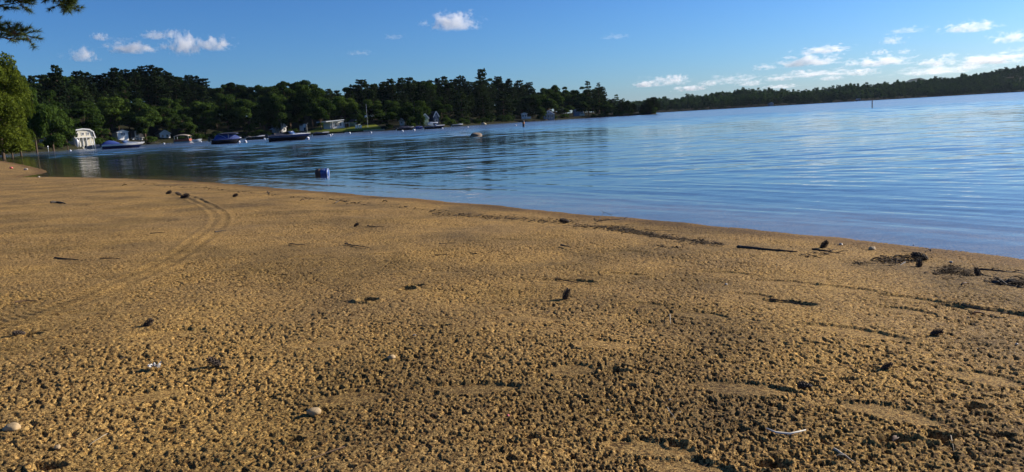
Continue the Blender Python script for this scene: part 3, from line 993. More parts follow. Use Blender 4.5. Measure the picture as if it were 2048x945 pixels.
vs = []; fs = []
cols = list(range(1180, 3500, 20)); offs = [-4, 0, 10, 40, 90, 150, 210, 260, 340, 500]
for px in cols:
    for o in offs:
        vs.append(P(px, fD(px) + o, fz(px, o) if o > 0 else (-1 if o < 0 else 0.05)))
n = len(offs)
for i in range(len(cols) - 1):
    for j in range(n - 1):
        fs.append((i * n + j, (i + 1) * n + j, (i + 1) * n + j + 1, i * n + j + 1))
b = MB(); b.add(vs, fs)
tag(b.build('far_hillside', M['forest_floor'], smooth=True), 'low wooded hills on the far side of the lake', 'hillside', kind='structure')
tmpl = []
for i in range(6):
    if i < 3: V, Q, _ = leafy(13, 10, 300, 1.0, 12, 0.06)
    else: V, Q, _ = piney(15, 8.5, 10, 9, 1.0, shape=.55, crown0=.08)
    tmpl.append((V, Q))
AV = []; AQ = []; nb = 0
for row_o, st in ((2, 7.5), (16, 8), (34, 8.5), (58, 9), (85, 9), (115, 9), (148, 9), (182, 8), (215, 7), (240, 6.5), (262, 6), (285, 6)):
    px = 1195.0
    while px < 3420:
        o = row_o + random.uniform(-9, 9) if row_o > 5 else random.uniform(1, 6)
        con = perlin(np.array([px * 0.006 + 3]), np.array([o * 0.006]))[0] + (-0.06 if px > 1560 else -0.3) + random.uniform(-.3, .3)
        V, Q = tmpl[random.randint(3, 5) if con > 0.05 else random.randint(0, 2)]
        s = random.uniform(0.6, 1.3) * (1.25 if random.random() < .06 else 1); a = random.uniform(0, 6.28)
        c_, s_ = math.cos(a) * s * random.uniform(.9, 1.2), math.sin(a) * s
        p = P(px, fD(px) + o, fz(px, o) - 0.3)
        W_ = np.stack([V[:, 0] * c_ - V[:, 1] * s_ + p.x, V[:, 0] * s_ + V[:, 1] * c_ + p.y, V[:, 2] * s + p.z], 1)
        AV.append(W_); AQ.append(Q + nb); nb += len(V)
        px += random.uniform(.7, 1.3) * st * F / fD(px) * 0.75
M['far_leaf'] = foliage('far_wood_leaves', (0.020, 0.045, 0.012), (0.095, 0.155, 0.034), 0.35, 0.02)
fw = mesh_np('far_wood', np.concatenate(AV), np.concatenate(AQ), M['far_leaf'])
tag(fw, 'dark mixed wood covering the far shore of the lake', 'wood', kind='stuff')

# a distant blue hill seen through the dip
vs = []; fs = []
for i, px in enumerate(range(1500, 2300, 20)):
    hgt = 16 * math.exp(-((px - 1832) / 32) ** 2) - 10
    for o, k in ((0, 0), (250, 1), (900, 0)):
        D = 5200 + o
        top = CZ + (yh(px) - (fT(px) - hgt)) * D / F
        vs.append(P(px, D, top if k else -2))
for i in range(39):
    for j in range(2):
        fs.append((i * 3 + j, i * 3 + 3 + j, i * 3 + 4 + j, i * 3 + 1 + j))
M['mountain'] = paint('distant_forest', (0.04, 0.06, 0.04), 1.0, 0.3, 0.004)
b = MB(); b.add(vs, fs)
tag(b.build('mountain', M['mountain'], smooth=True), 'faint blue hill far behind the lake', 'hill', kind='structure')
for ks in PR.values():
    for o in ks:
        if o.name not in used:
            for ch in list(o.children): bpy.data.objects.remove(ch)
            bpy.data.objects.remove(o)
# ------------------------------------------------------------------ houses on the bank
def window(root, x, z, w, h, y, wall_mat=None, nx=2, frame='white'):
    fr = MB(); t = 0.09
    fr.box((x, y - 0.03, z + h / 2 + t / 2), (w + 2 * t, 0.10, t)); fr.box((x, y - 0.03, z - h / 2 - t / 2), (w + 2 * t, 0.12, t))
    fr.box((x - w / 2 - t / 2, y - 0.03, z), (t, 0.10, h)); fr.box((x + w / 2 + t / 2, y - 0.03, z), (t, 0.10, h))
    fr.box((x, y - 0.02, z), (0.05, 0.06, h)); 
    f = fr.build('window', M[frame], root)
    g = MB(); g.box((x, y - 0.004, z), (w, 0.03, h)); g.build('pane', M['glass'], f)
    return f


def gable(name, px, D, w, dep, hw, hr, wall, roof, label, cat='house', yaw=0.0, wins=(), trim=True, over=0.35, zb=None, gambrel=False, door=None, front_open=0.0, chimney=False):
    """gable end faces the water (-y). hw wall height, hr roof rise"""
    root = empty(name, P(px, D, bank_z(px, D) if zb is None else zb), math.radians(44) if yaw == 0 else yaw)
    tag(root, label, cat, 'houses along the wooded shore')
    if gambrel: prof = [(-w / 2, hw), (-w * .36, hw + hr * .72), (0, hw + hr), (w * .36, hw + hr * .72), (w / 2, hw)]
    else: prof = [(-w / 2, hw), (0, hw + hr), (w / 2, hw)]
    b = MB(); b.prism([(-w / 2, -1.2)] + prof + [(w / 2, -1.2)], 0, dep); b.build('wall', M[wall], root)
    rb = MB(); t = 0.14
    for i in range(len(prof) - 1):
        (x0, z0), (x1, z1) = prof[i], prof[i + 1]
        dx, dz = x1 - x0, z1 - z0; L = math.hypot(dx, dz); ux, uz = dx / L, dz / L
        e0 = over if i == 0 else 0; e1 = over if i == len(prof) - 2 else 0
        a = (x0 - ux * e0, z0 - uz * e0); c = (x1 + ux * e1, z1 + uz * e1); nx, nz = -uz, ux
        rb.prism([(a[0] + nx * .01, a[1] + nz * .01), (c[0] + nx * .01, c[1] + nz * .01), (c[0] + nx * t, c[1] + nz * t), (a[0] + nx * t, a[1] + nz * t)], -over * .6, dep + over)
    r = rb.build('roof', M[roof], root)
    if trim:
        tb = MB()
        for i in range(len(prof) - 1):
            (x0, z0), (x1, z1) = prof[i], prof[i + 1]
            dx, dz = x1 - x0, z1 - z0; L = math.hypot(dx, dz); ux, uz = dx / L, dz / L
            e0 = over if i == 0 else 0; e1 = over if i == len(prof) - 2 else 0
            a = (x0 - ux * e0, z0 - uz * e0); c = (x1 + ux * e1, z1 + uz * e1); nx, nz = -uz, ux
            tb.prism([(a[0] - nx * .12, a[1] - nz * .12), (c[0] - nx * .12, c[1] - nz * .12), (c[0] + nx * .17, c[1] + nz * .17), (a[0] + nx * .17, a[1] + nz * .17)], -over * .6 - .06, -over * .6 - .005)
        tb.build('bargeboard', M['white'], r)
    if chimney:
        c = MB(); c.box((w * .2, dep * .5, hw + hr), (.5, .5, 1.2)); c.build('chimney', M['granite'], r)
    for (x, z, ww, wh) in wins: window(root, x, z, ww, wh, 0)
    if door:
        x, ww, wh = door
        d = MB(); d.box((x, -.03, wh / 2), (ww, .08, wh)); dd = d.build('door', M['glass'], root)
        h = MB(); h.box((x + ww * .38, -.09, wh * .48), (.06, .06, .14)); h.build('handle', M['alu'], dd)
    return root


def m_at(px, D): return px * D / F


# cream cottage: gambrel, pale porch under the upper storey
D = 208
H = gable('cottage', 169, D, 4.7, 6.5, 4.0, .75, 'cream', 'roof_brown', 'cream two-storey cottage with white-trimmed curved gable and three small windows', gambrel=True, zb=0.55,
          wins=[(-1.45, 3.45, .45, .62), (-.05, 3.45, .45, .62), (1.25, 3.45, .45, .62)])
b = MB(); b.box((0, -.5, 2.45), (4.7, 1.0, .14)); b.build('balcony', M['white'], H)
for k in range(6):
    b = MB(); b.box((-2.25 + k * .9, -.88, 1.15), (.16, .16, 2.45)); b.build('porch_post', M['white'], H)
b = MB(); b.box((0, -.08, 1.2), (4.1, .06, 2.2)); b.build('porch_panel', M['cream'], H)
b = MB(); b.prism([(2.38, 4.05), (2.62, 4.0), (3.0, 2.2), (2.8, 2.15)], -.3, -.1); b.build('side_fascia', M['white'], H)
# pale boat stood on end against it
D = 204
root = empty('rowboat', P(154.5, D, .35)); tag(root, 'pale rowing boat stood on end beside the cream cottage', 'boat')
b = MB(); secs = []
for i in range(9):
    t = i / 8; secs.append((.48 * (math.sin(min(t * 1.25 + .12, 1) * PI / 2)) * (1 - max(0, t - .55) ** 2 * 3.6), t * 2.5))
vs = []; fs = []
for r_, z in secs:
    for k in range(9):
        a = PI * k / 8; vs.append((-r_ * math.cos(a), -.38 * math.sin(a) * (r_ / .48), z))
for i in range(8):
    for k in range(8): fs.append((i * 9 + k, i * 9 + k + 1, i * 9 + k + 10, i * 9 + k + 9))
b.add(vs, fs); b.build('hull', M['grey_siding' if 0 else 'gel_white'], root, True)
b = MB(); b.tube([(-.48 * 1, 0, .3), (-.47, 0, 1.4), (-.2, 0, 2.45), (.2, 0, 2.45), (.47, 0, 1.4), (.48, 0, .3)], .035, 5); b.build('gunwale', M['wood'], root)

# white boathouse
H = gable('boathouse', 247.5, 256, 3.4, 5.5, 3.95, .6, 'white', 'roof_dark', 'small white boathouse with a low gable and a triple window', zb=.55, wins=[(-.45, 3.3, .34, .75), (0.02, 3.3, .34, .75), (.5, 3.3, .34, .75)], over=.25)
# grey cottage with dormer
D = 262
H = empty('cottage', P(275.5, D, .45), R(40)); tag(H, 'grey cottage with a steep dark roof and one white dormer', 'house', 'houses along the wooded shore')
b = MB(); b.box((0, 2.6, .75), (3.5, 5, 2.3)); b.build('wall', M['grey_siding'], H)
b = MB(); b.prism([(-2.1, 1.9), (2.2, 1.9), (1.4, 4.3), (-1.7, 4.3)], .05, 5); r = b.build('roof', M['roof_dark'], H)
b = MB(); b.box((0.05, -.12, 1.86), (4.4, .5, .12)); b.build('fascia', M['white'], H)
b = MB(); b.prism([(-.75, 2.2), (.65, 2.2), (.65, 4.1), (-.05, 4.35), (-.75, 4.1)], -.25, 2); dm = b.build('dormer', M['white'], H)
window(dm, -.05, 3.15, .6, 1.0, -.25)
for k in range(4):
    b = MB(); b.box((-1.3 + k * .95, -.1, .85), (.22, .1, 1.9)); b.build('porch_post', M['white'], H)
b = MB(); b.box((-1.5, -.25, 1.25), (.7, .1, .7)); b.build('notice_panel', M['white'], H)
# red cabin among the trees
H = gable('cabin', 78, 190, 3.0, 4, 2.6, .9, 'red_siding', 'roof_brown', 'rust-red cabin with white trim half hidden by trees on the left bank', zb=.7, wins=[(-.7, 1.7, .6, .8), (.7, 1.7, .6, .8)])
b = MB(); b.box((0, -.8, 1.0), (3.0, .08, .12)); b.box((0, -.8, .6), (3.0, .08, .1))
for k in range(4): b.box((-1.4 + k * .93, -.8, .6), (.1, .1, 1.0))
b.build('railing', M['white'], H)
# half hidden white cottage
H = gable('cottage', 331, 277, 3.6, 5, 2.6, 1.2, 'white', 'roof_dark', 'white cottage mostly hidden by leaves behind the canopied pontoon boat', zb=.8, wins=[(-.9, 1.7, .7, .9), (.8, 1.7, .7, .9)])
# white gabled cottage behind black trunks
H = gable('cottage', 566, 304, 3.2, 6, 2.6, 1.9, 'white', 'roof_dark', 'white gabled cottage behind black trunks above the big speedboat', zb=1.1, wins=[(0, 3.2, .5, .7), (-.8, 1.5, .6, .8), (.8, 1.5, .6, .8)])
b = MB(); b.prism([(-4.2, 1.55), (-1.62, 2.6), (-1.62, 2.72), (-4.3, 1.68)], -.2, 3); b.build('porch_roof', M['roof_white'], H)
for k in range(2):
    b = MB(); b.box((-3.9 + k * 1.1, -.1, .5), (.16, .16, 2.2)); b.build('porch_post', M['white'], H)
# ranch house on the lawn
D = 292
H = empty('ranch_house', P(672, D, bank_z(672, D) + .1), R(38)); tag(H, 'low white ranch house with a pale flat roof above the lawn', 'house', 'houses along the wooded shore')
b = MB(); b.box((.6, 3, 1.2), (5.6, 6, 3.0)); b.build('wall', M['white'], H)
b = MB(); b.prism([(-4.6, 2.55), (3.0, 3.05), (3.0, 3.3), (-4.6, 2.95)], -1.6, 7); b.build('roof', M['roof_white'], H)
b = MB(); b.box((.4, -1.1, .15), (5.0, 2.0, .3)); b.build('deck', M['white'], H)
b = MB(); b.box((4.6, 1.6, 1.9), (2.4, 4, .14)); b.build('carport_roof', M['white'], H)
for x in (3.6, 5.6):
    b = MB(); b.box((x, -.2, .9), (.14, .14, 1.9)); b.build('post', M['white'], H)
for x in (.1, 1.05, 2.1): window(H, x, 1.55, .62, 1.25, -.002)
b = MB(); b.box((-1.3, -.03, 1.1), (.85, .08, 2.0)); d = b.build('door', M['grey_siding'], H)
b = MB(); b.box((-1.0, -.1, 1.05), (.06, .06, .14)); b.build('handle', M['alu'], d)
for x in (-1.9, 0.4, 2.6):
    b = MB(); b.box((x, -1.45, 1.4), (.12, .12, 2.6)); b.build('porch_post', M['white'], H)
# small pale buildings
gable('shed', 716, 297, 2.8, 4, 2.0, .9, 'green_siding', 'roof_dark', 'pale green house behind the thin trees right of the lawn house', zb=2.0, wins=[(-.7, 1.2, .6, .7), (.7, 1.2, .6, .7)], cat='house')
gable('shed', 610, 299, 1.1, 3, 2.8, .3, 'white', 'roof_dark', 'narrow white shed seen between trunks left of the lawn', zb=1.0, door=(0, .8, 1.8), cat='shed')
gable('cottage', 804, 283, 1.6, 3, 1.9, .8, 'white', 'roof_dark', 'tiny white gabled cottage in the shade left of the two tall gables', yaw=.02, zb=1.3, wins=[(0, 1.2, .6, .7)])
H = gable('house', 851, 272, 2.5, 6, 2.9, 1.5, 'green_siding', 'roof_dark', 'pale green house with a white-edged gable and white porch', yaw=.42, zb=.7, wins=[(0, 3.0, .5, .6), (-.6, 1.7, .5, .8)])
b = MB(); b.box((1.5, -.6, 1.4), (1.9, 1.0, .12)); b.box((1.5, -.6, .55), (1.9, 1.0, 1.1)); b.build('porch', M['white'], H)
gable('house', 873.5, 274, 1.9, 6, 3.1, 1.75, 'navy_siding', 'roof_dark', 'tall narrow dark blue house with a white-edged pointed gable', yaw=.40, zb=.9, wins=[(0, 3.2, .45, .7), (0, 1.7, .8, .8)])
H = gable('house', 1049, 363, 2.6, 5, 2.5, .5, 'white', 'roof_dark', 'small white house standing behind the orange channel post', yaw=.02, zb=1.2, wins=[(-.6, 1.6, .7, .8), (.6, 1.6, .7, .8)])
b = MB(); b.box((1.8, -.4, 1.0), (2.4, 1.0, .12)); b.box((1.8, -.4, .5), (2.4, .9, .8)); b.build('porch', M['white'], H)
H = gable('house', 1098, 365, 4.8, 6, 2.5, 1.7, 'blue_siding', 'roof_dark', 'grey-blue house with white-framed porch right at the waterline', yaw=.02, zb=.5, wins=[(-1.4, 1.4, .8, 1.1), (0, 1.4, .8, 1.1), (1.4, 1.4, .8, 1.1), (0, 3.1, .7, .7)])
b = MB(); b.box((0, -1.0, 2.35), (5.2, 2.0, .14))
for k in range(5): b.box((-2.4 + k * 1.2, -1.9, 1.15), (.15, .15, 2.3))
b.build('porch', M['white'], H)
H = gable('house', 1158, 395, 4.8, 6, 3.4, 1.1, 'blue_siding', 'roof_dark', 'blue-grey house with white windows half behind trees near the point', yaw=.02, zb=.9, wins=[(-1.2, 2.9, .8, .9), (.4, 2.9, .8, .9), (1.6, 1.3, .9, 1.1)])
b = MB(); b.box((1.6, -.5, .6), (2.6, .8, 1.6)); b.build('porch', M['cream'], H)
D = 985
gable('house', 1718, D, 3.6, 5, 1.3, .8, 'navy_siding', 'roof_white', 'tiny far house with a pale roof across the lake', yaw=.02, zb=1.0, wins=[(-1.6, 1.5, 1.0, 1.1), (1.6, 1.5, 1.0, 1.1)])
gable('house', 1543, 945, 5, 6, 2.2, 1.4, 'grey_siding', 'roof_dark', 'tiny grey far house at the foot of the far wood', yaw=.02, zb=1.0, wins=[(-1.6, 1.5, 1.0, 1.1), (1.6, 1.5, 1.0, 1.1)])

# flagpole with white flag
D = bankD(736) + 12
root = empty('flagpole', P(736, D, bank_z(736, D))); tag(root, 'tall pale flagpole with a limp white flag on the lawn', 'flagpole')
b = MB(); b.lathe([(.055, -.4), (.045, 4), (.03, 8.4), (.07, 8.45), (.07, 8.55), (.01, 8.62)], 8); b.build('pole', M['alu'], root)
vs = []; fs = []
for i in range(7):
    for j in range(5):
        vs.append((-.07 - i * .13, .08 * math.sin(i * 1.3 + j * .4), 4.75 - j * .16 - i * .05))
for i in range(6):
    for j in range(4): fs.append((i * 5 + j, i * 5 + j + 1, i * 5 + j + 6, i * 5 + j + 5))
b = MB(); b.add(vs, fs); fl = b.build('flag', M['flag_white'], root)
sm = fl.modifiers.new('thickness', 'SOLIDIFY'); sm.thickness = .01
# lamp on the shore
D = bankD(614) + 3
root = empty('lamp_post', P(614.5, D, bank_z(614, D))); tag(root, 'white lamp post at the waterside left of the lawn', 'lamp post')
b = MB(); b.tube([(0, 0, -.3), (0, 0, 3.2), (.1, 0, 3.5), (.35, 0, 3.55)], .05, 6); b.build('post', M['white'], root)
b = MB(); b.lathe([(.05, .12), (.16, 0), (.14, -.1), (.03, -.12)], 10, c=(.42, 0, 3.5)); b.build('lamp_head', M['white'], root)
# lawn furniture: white chairs and a picnic table
for k, (px, lab) in enumerate([(712, 'leftmost white lawn chair by the water edge of the lawn'), (716.5, 'middle white lawn chair by the water edge of the lawn'), (721, 'rightmost white lawn chair by the water edge of the lawn')]):
    D = bankD(px) + 5
    root = empty('lawn_chair', P(px, D, bank_z(px, D) + .18), random.uniform(-.4, .4)); tag(root, lab, 'chair', 'white lawn chairs')
    b = MB(); b.box((0, 0, .36), (.6, .55, .05)); b.build('seat', M['white'], root)
    b = MB(); b.box((0, .32, .75), (.6, .05, .75), M=Matrix.Rotation(R(-18), 3, 'X')); b.build('backrest', M['white'], root)
    for x in (-.27, .27):
        for y in (-.22, .24):
            b = MB(); b.box((x, y, .17), (.06, .06, .36)); b.build('leg', M['white'], root)
D = bankD(728) + 9
root = empty('picnic_table', P(727, D, bank_z(727, D) + .18), .3); tag(root, 'pale picnic table on the right half of the lawn', 'table')
b = MB(); b.box((0, 0, .74), (1.8, .75, .05)); b.build('tabletop', M['wood'], root)
for y in (-.62, .62):
    b = MB(); b.box((0, y, .44), (1.8, .26, .05)); b.build('bench', M['wood'], root)
for x in (-.7, .7):
    for s_ in (-1, 1):
        b = MB(); b.tube([(x, .2 * s_, .72), (x, .66 * s_, 0)], .045, 5); b.build('leg', M['wood'], root)


# stone sea wall and docks
def dock(px, D0, L, wid, label, yaw=0.0, h=.42):
    root = empty('wooden_dock', P(px, D0, 0), yaw); tag(root, label, 'dock', 'docks along the shore')
    b = MB()
    nb = int(L / .3)
    for k in range(nb): b.box((0, -L / 2 + (k + .5) * L / nb, h), (wid, L / nb * .92, .06))
    b.build('deck', M['wood'], root)
    for k in range(max(2, int(L / 2.5))):
        for s_ in (-1, 1):
            b = MB(); b.tube([(s_ * (wid / 2 - .05), -L / 2 + .2 + k * (L - .4) / max(1, int(L / 2.5) - 1), -1.8), (s_ * (wid / 2 - .05), -L / 2 + .2 + k * (L - .4) / max(1, int(L / 2.5) - 1), h + .35)], .06, 6)
            b.build('post', M['dark_post'], root)


dock(198, bankD(198) - 5, 9, 1.6, 'grey plank dock beside the cream cottage behind the blue boat', .9)
dock(306, bankD(306) - 5, 10, 1.6, 'plank dock left of the canopied pontoon boat', .7)
dock(520, bankD(520) - 5, 10, 1.6, 'shaded plank dock left of the big dark speedboat', .8)
dock(806, bankD(806) - 4, 9, 1.6, 'plank dock beside the dark covered boat near the gabled houses', .8)
dock(1078, bankD(1078) - 4, 9, 1.8, 'plank dock in front of the grey-blue waterside house', .9)
D = bankD(742) - .6
b = MB()
for k in range(16):
    px = 728 + k * 2.6; p = P(px, bankD(px) + .5, 0)
    b.box((p.x, p.y, .25 + random.uniform(-.05, .08)), (random.uniform(.45, .62), .5, random.uniform(.5, .8)), random.uniform(-.3, .3))
tag(b.build('stone_wall', M['granite_pale']), 'low pale stone retaining wall at the right end of the lawn', 'wall')
# ------------------------------------------------------------------ boats
def hull_sections(L, B, H, n=15):
    st = []
    for i in range(n):
        t = i / (n - 1)
        hb = B / 2 * (0.93 + .07 * min(1, t * 4)) * (1 - max(0, (t - .42) / .58) ** 2.3) + .012
        zs = H * (1 + .10 * t * t)
        zk = -.18 + .10 * max(0, t - .7) / .3 * 2.2 * H * max(0, t - .7)
        x = -L / 2 + L * t
        st.append((x, hb, zs, zk))
    return st


def boat(px, D, L, label, hull='gel_navy', topside='gel_white', B=None, Hh=.75, yaw=0.0, deck='gel_white', shield=None, canopy=None, cover=None, motor=True, band=True, cuddy=False, tower=False, seats=True, cx=None):
    """bow towards +x; parts: hull, deck, windscreen, canopy, cover, outboard"""
    B = B or L * .34
    p = P(px, D, 0)
    root = empty('motor_boat', p, yaw - math.atan2(p.x, p.y) * .5)
    tag(root, label, 'boat', 'boats moored along the cove')
    st = hull_sections(L, B, Hh)
    vs = []; fs = []
    tops = []
    for (x, hb, zs, zk) in st:
        prof = [(0, zk), (hb * .55, zk + .07), (hb * .9, .12), (hb * .97, zs * .55), (hb, zs)]
        t_ = (x + L / 2) / L; rk = L * .17 * max(0, (t_ - .55) / .45) ** 1.6
        xr = lambda z: x - rk * min(1, max(0, 1 - (z + .1) / (zs + .1)))
        ring = [(xr(z), -a, z) for a, z in reversed(prof)] + [(xr(z), a, z) for a, z in prof[1:]]
        vs += ring
    m_ = 9
    for i in range(len(st) - 1):
        for k in range(m_ - 1): fs.append((i * m_ + k, i * m_ + k + 1, (i + 1) * m_ + k + 1, (i + 1) * m_ + k))
    fs.append(tuple(range(m_))); fs.append(tuple((len(st) - 1) * m_ + k for k in reversed(range(m_))))
    b = MB(); b.add(vs, fs); hl = b.build('hull', M[hull], root, True)
    # pale topside band with rub rail
    if band:
        vs = []; fs = []
        for (x, hb, zs, zk) in st:
            for sgn in (-1, 1): vs += [(x - L * .06 * max(0, ((x + L / 2) / L - .55) / .45) ** 1.6, sgn * (hb + .012), zs * .66), (x, sgn * (hb + .02), zs + .01)]
        for i in range(len(st) - 1):
            for o in (0, 2): fs.append((i * 4 + o, i * 4 + o + 1, i * 4 + o + 5, i * 4 + o + 4))
        b = MB(); b.add(vs, fs); q = b.build('topside', M[topside], hl)
        q.modifiers.new('thickness', 'SOLIDIFY').thickness = .02
    # deck: foredeck crowned, cockpit sunk
    vs = []; fs = []
    for i, (x, hb, zs, zk) in enumerate(st):
        t = i / (len(st) - 1)
        crown = .16 * (1 - abs(t - .75) * 2) if t > .5 else -.28
        for f_ in (-1, -.86, -.4, 0, .4, .86, 1):
            z = zs + .012 if abs(f_) == 1 else zs + (.03 if abs(f_) > .8 else crown + .0)
            vs.append((x, hb * f_, z))
    for i in range(len(st) - 1):
        for k in range(6): fs.append((i * 7 + k, i * 7 + k + 1, i * 7 + k + 8, i * 7 + k + 7))
    b = MB(); b.add(vs, fs); b.build('deck', M[deck], root, False)
    if shield:
        vs = []; fs = []
        for k in range(9):
            a = -PI / 2 + PI * k / 8
            x0 = L * .02 + math.cos(a) * B * .36; y0 = math.sin(a) * B * .42
            zb_ = Hh * 1.03; zt = Hh * 1.03 + L * .085
            vs += [(x0, y0, zb_), (x0 - L * .055, y0 * .92, zt)]
        for k in range(8): fs.append((2 * k, 2 * k + 2, 2 * k + 3, 2 * k + 1))
        b = MB(); b.add(vs, fs); q = b.build('windscreen', M[shield], root, True); q.modifiers.new('thickness', 'SOLIDIFY').thickness = .02
        fb = MB(); fb.tube([vs[2 * k + 1] for k in range(9)], .025, 5); fb.build('frame', M['alu'], q)
    if cuddy:
        b = MB(); b.prism([(L * .0, Hh), (L * .05, Hh + .45), (L * .24, Hh + .30), (L * .36, Hh + .02)], -B * .3, B * .3); b.build('cabin', M[deck], root)
    if seats:
        b = MB(); b.box((-L * .32, 0, Hh * .85), (.5, B * .7, .5)); b.box((-L * .32 - .22, 0, Hh * 1.15), (.12, B * .7, .4)); b.build('seat', M['canvas_tan'], root)
    if canopy:
        x0, x1, zt = canopy[1], canopy[2], canopy[3]
        vs = []; fs = []
        for i in range(7):
            t = i / 6; x = x0 + (x1 - x0) * t
            for k in range(7):
                a = -1 + 2 * k / 6
                vs.append((x, a * B * .46, zt - .16 * a * a - .12 * (2 * t - 1) ** 2))
        for i in range(6):
            for k in range(6): fs.append((i * 7 + k, i * 7 + k + 1, i * 7 + k + 8, i * 7 + k + 7))
        b = MB(); b.add(vs, fs); q = b.build('canopy', M[canopy[0]], root, True); q.modifiers.new('thickness', 'SOLIDIFY').thickness = .05
        fb = MB()
        for x in (x0 + .1, (x0 + x1) / 2, x1 - .1):
            for s_ in (-1, 1): fb.tube([((x0 + x1) / 2, s_ * B * .44, Hh), (x, s_ * B * .44, zt - .2)], .025, 5)
        fb.build('canopy_frame', M['alu'], root)
    if cover:
        mt, t0, t1, hh = cover
        vs = []; fs = []; n_ = 11
        for i in range(n_):
            t = t0 + (t1 - t0) * i / (n_ - 1); x = -L / 2 + L * t
            hb = float(np.interp(t, np.linspace(0, 1, len(st)), [s[1] for s in st])); zs = float(np.interp(t, np.linspace(0, 1, len(st)), [s[2] for s in st]))
            e = math.sin(PI * min(1, max(0, i / (n_ - 1))) ** .75) ** .7
            for f_ in (-1.03, -.9, -.45, 0, .45, .9, 1.03):
                z = zs - .10 if abs(f_) > 1 else zs + .03 + hh * e * (1 - (abs(f_)) ** 2.2)
                vs.append((x, hb * f_, z + .02 * math.sin(i * 2.1 + f_ * 5)))
        for i in range(n_ - 1):
            for k in range(6): fs.append((i * 7 + k, i * 7 + k + 1, i * 7 + k + 8, i * 7 + k + 7))
        b = MB(); b.add(vs, fs); b.build('cover', M[mt], root, True)
    if tower:
        b = MB()
        for s_ in (-1, 1):
            b.tube([(-.1, s_ * B * .42, Hh), (-.35, s_ * B * .36, Hh + 1.35), (-.35, 0, Hh + 1.42)], .04, 6); b.tube([(.6, s_ * B * .42, Hh), (-.3, s_ * B * .37, Hh + 1.2)], .03, 6)
        b.build('tower', M['alu'], root)
    if motor:
        ob = MB(); ob.box((-L / 2 - .28, 0, Hh * .95), (.42, .34, .5)); ob.box((-L / 2 - .24, 0, Hh * 1.25), (.34, .30, .14)); o = ob.build('outboard_motor', M['motor'], root)
        lg = MB(); lg.box((-L / 2 - .26, 0, .22), (.16, .12, 1.0)); lg.build('shaft', M['alu'], o)
    rl = MB(); pts = [(s[0], -s[1] * .86, s[2] + .26) for s in st[9:]] + [(s[0], s[1] * .86, s[2] + .26) for s in reversed(st[9:])]
    rl.tube(pts, .018, 4)
    for i in (9, 11, 13): rl.tube([(st[i][0], -st[i][1] * .86, st[i][2]), (st[i][0], -st[i][1] * .86, st[i][2] + .26)], .014, 4); rl.tube([(st[i][0], st[i][1] * .86, st[i][2]), (st[i][0], st[i][1] * .86, st[i][2] + .26)], .014, 4)
    rl.build('bow_rail', M['alu'], root)
    return root


boat(247, 148, 7.4, 'white and blue cabin cruiser with blue canvas in front of the white boathouse', hull='gel_navy', topside='gel_white', Hh=.85, cuddy=True, shield='tint_glass', cover=('canvas_blue', 0.0, .42, .75), yaw=.12, tower=False)
boat(452, 124, 4.7, 'dark runabout under a tall blue tarpaulin cover left of the big speedboat', hull='gel_black', band=False, Hh=.75, B=2.1, cover=('canvas_blue', .08, .97, .95), yaw=.18, shield=None, canopy=('canvas_navy', -1.2, 1.9, 1.75))
boat(579, 116, 6.2, 'big dark speedboat with a swept blue windscreen in the middle of the row', hull='gel_black', topside='gel_navy', Hh=.85, B=2.2, deck='gel_white', shield='tint_glass', cover=('canvas_navy', .02, .46, .28), yaw=.10)
boat(513, 180, 4.8, 'low dark boat with a white foredeck behind the two blue-covered ones', hull='gel_black', topside='gel_black', Hh=.7, deck='gel_white', shield=None, yaw=.15)
boat(392, 232, 3.4, 'small white open boat right of the canopied pontoon boat', hull='gel_white', band=False, Hh=.6, yaw=.1)
boat(642, 205, 4.3, 'grey boat with pale foredeck close to the lawn edge', hull='gel_black', topside='canvas_navy', Hh=.65, cover=('canvas_navy', .02, .6, .3), yaw=.1)
boat(811, 218, 4.9, 'dark boat under a black cover left of the canopied cruiser', hull='gel_black', band=False, Hh=.7, cover=('canvas_navy', .03, .9, .45), yaw=.1)
boat(838, 246, 3.2, 'small blue runabout tucked behind the canopied cruiser', hull='canvas_blue', band=False, Hh=.6, yaw=.1, cover=('canvas_blue', .05, .9, .25))
boat(869, 206, 5.6, 'dark cruiser with a pale flat canopy in front of the tall gabled houses', hull='gel_black', topside='gel_navy', Hh=.75, canopy=('gel_white', -1.6, .9, 1.75), shield='tint_glass', yaw=.1)
boat(915, 286, 4.2, 'distant white boat at the shaded shore left of the lake boulder', hull='gel_black', topside='gel_white', Hh=.65, yaw=.15)
boat(199, 186, 5.6, 'grey open boat by the dock in front of the cream cottage', hull='grey_siding', band=False, Hh=.6, yaw=.1, cover=('canvas_navy', .02, .8, .3))

# pontoon boat under a tan canopy
D = 196; p = P(365.5, D, 0)
root = empty('pontoon_boat', p, .1); tag(root, 'pontoon boat under a broad tan canopy near the left cottages', 'boat', 'boats moored along the cove')
for y in (-.85, .85):
    b = MB(); b.lathe([(.02, -2.1), (.25, -1.8), (.30, -1.4), (.30, 1.6), (.2, 2.0), (.02, 2.25)], 12, M=Matrix.Rotation(PI / 2, 3, 'Y'), c=(0, y, .12)); b.build('pontoon', M['alu'], root, True)
b = MB(); b.box((0, 0, .5), (3.9, 2.3, .12)); b.build('deck', M['wood'], root)
b = MB()
for y in (-1.08, 1.08): b.box((0, y, .85), (3.7, .05, .55))
b.box((1.85, 0, .85), (.05, 2.1, .55)); b.build('fence_panel', M['red_siding'], root)
b = MB(); b.box((-1.2, 0, .8), (.8, 1.8, .45)); b.build('seat', M['canvas_tan'], root)
vs = []; fs = []
for i in range(9):
    t = i / 8
    for k in range(7):
        a = -1 + k / 3
        vs.append((-2.0 + 4.0 * t, a * 1.2, 2.25 - .2 * a * a - .35 * (2 * t - 1) ** 2))
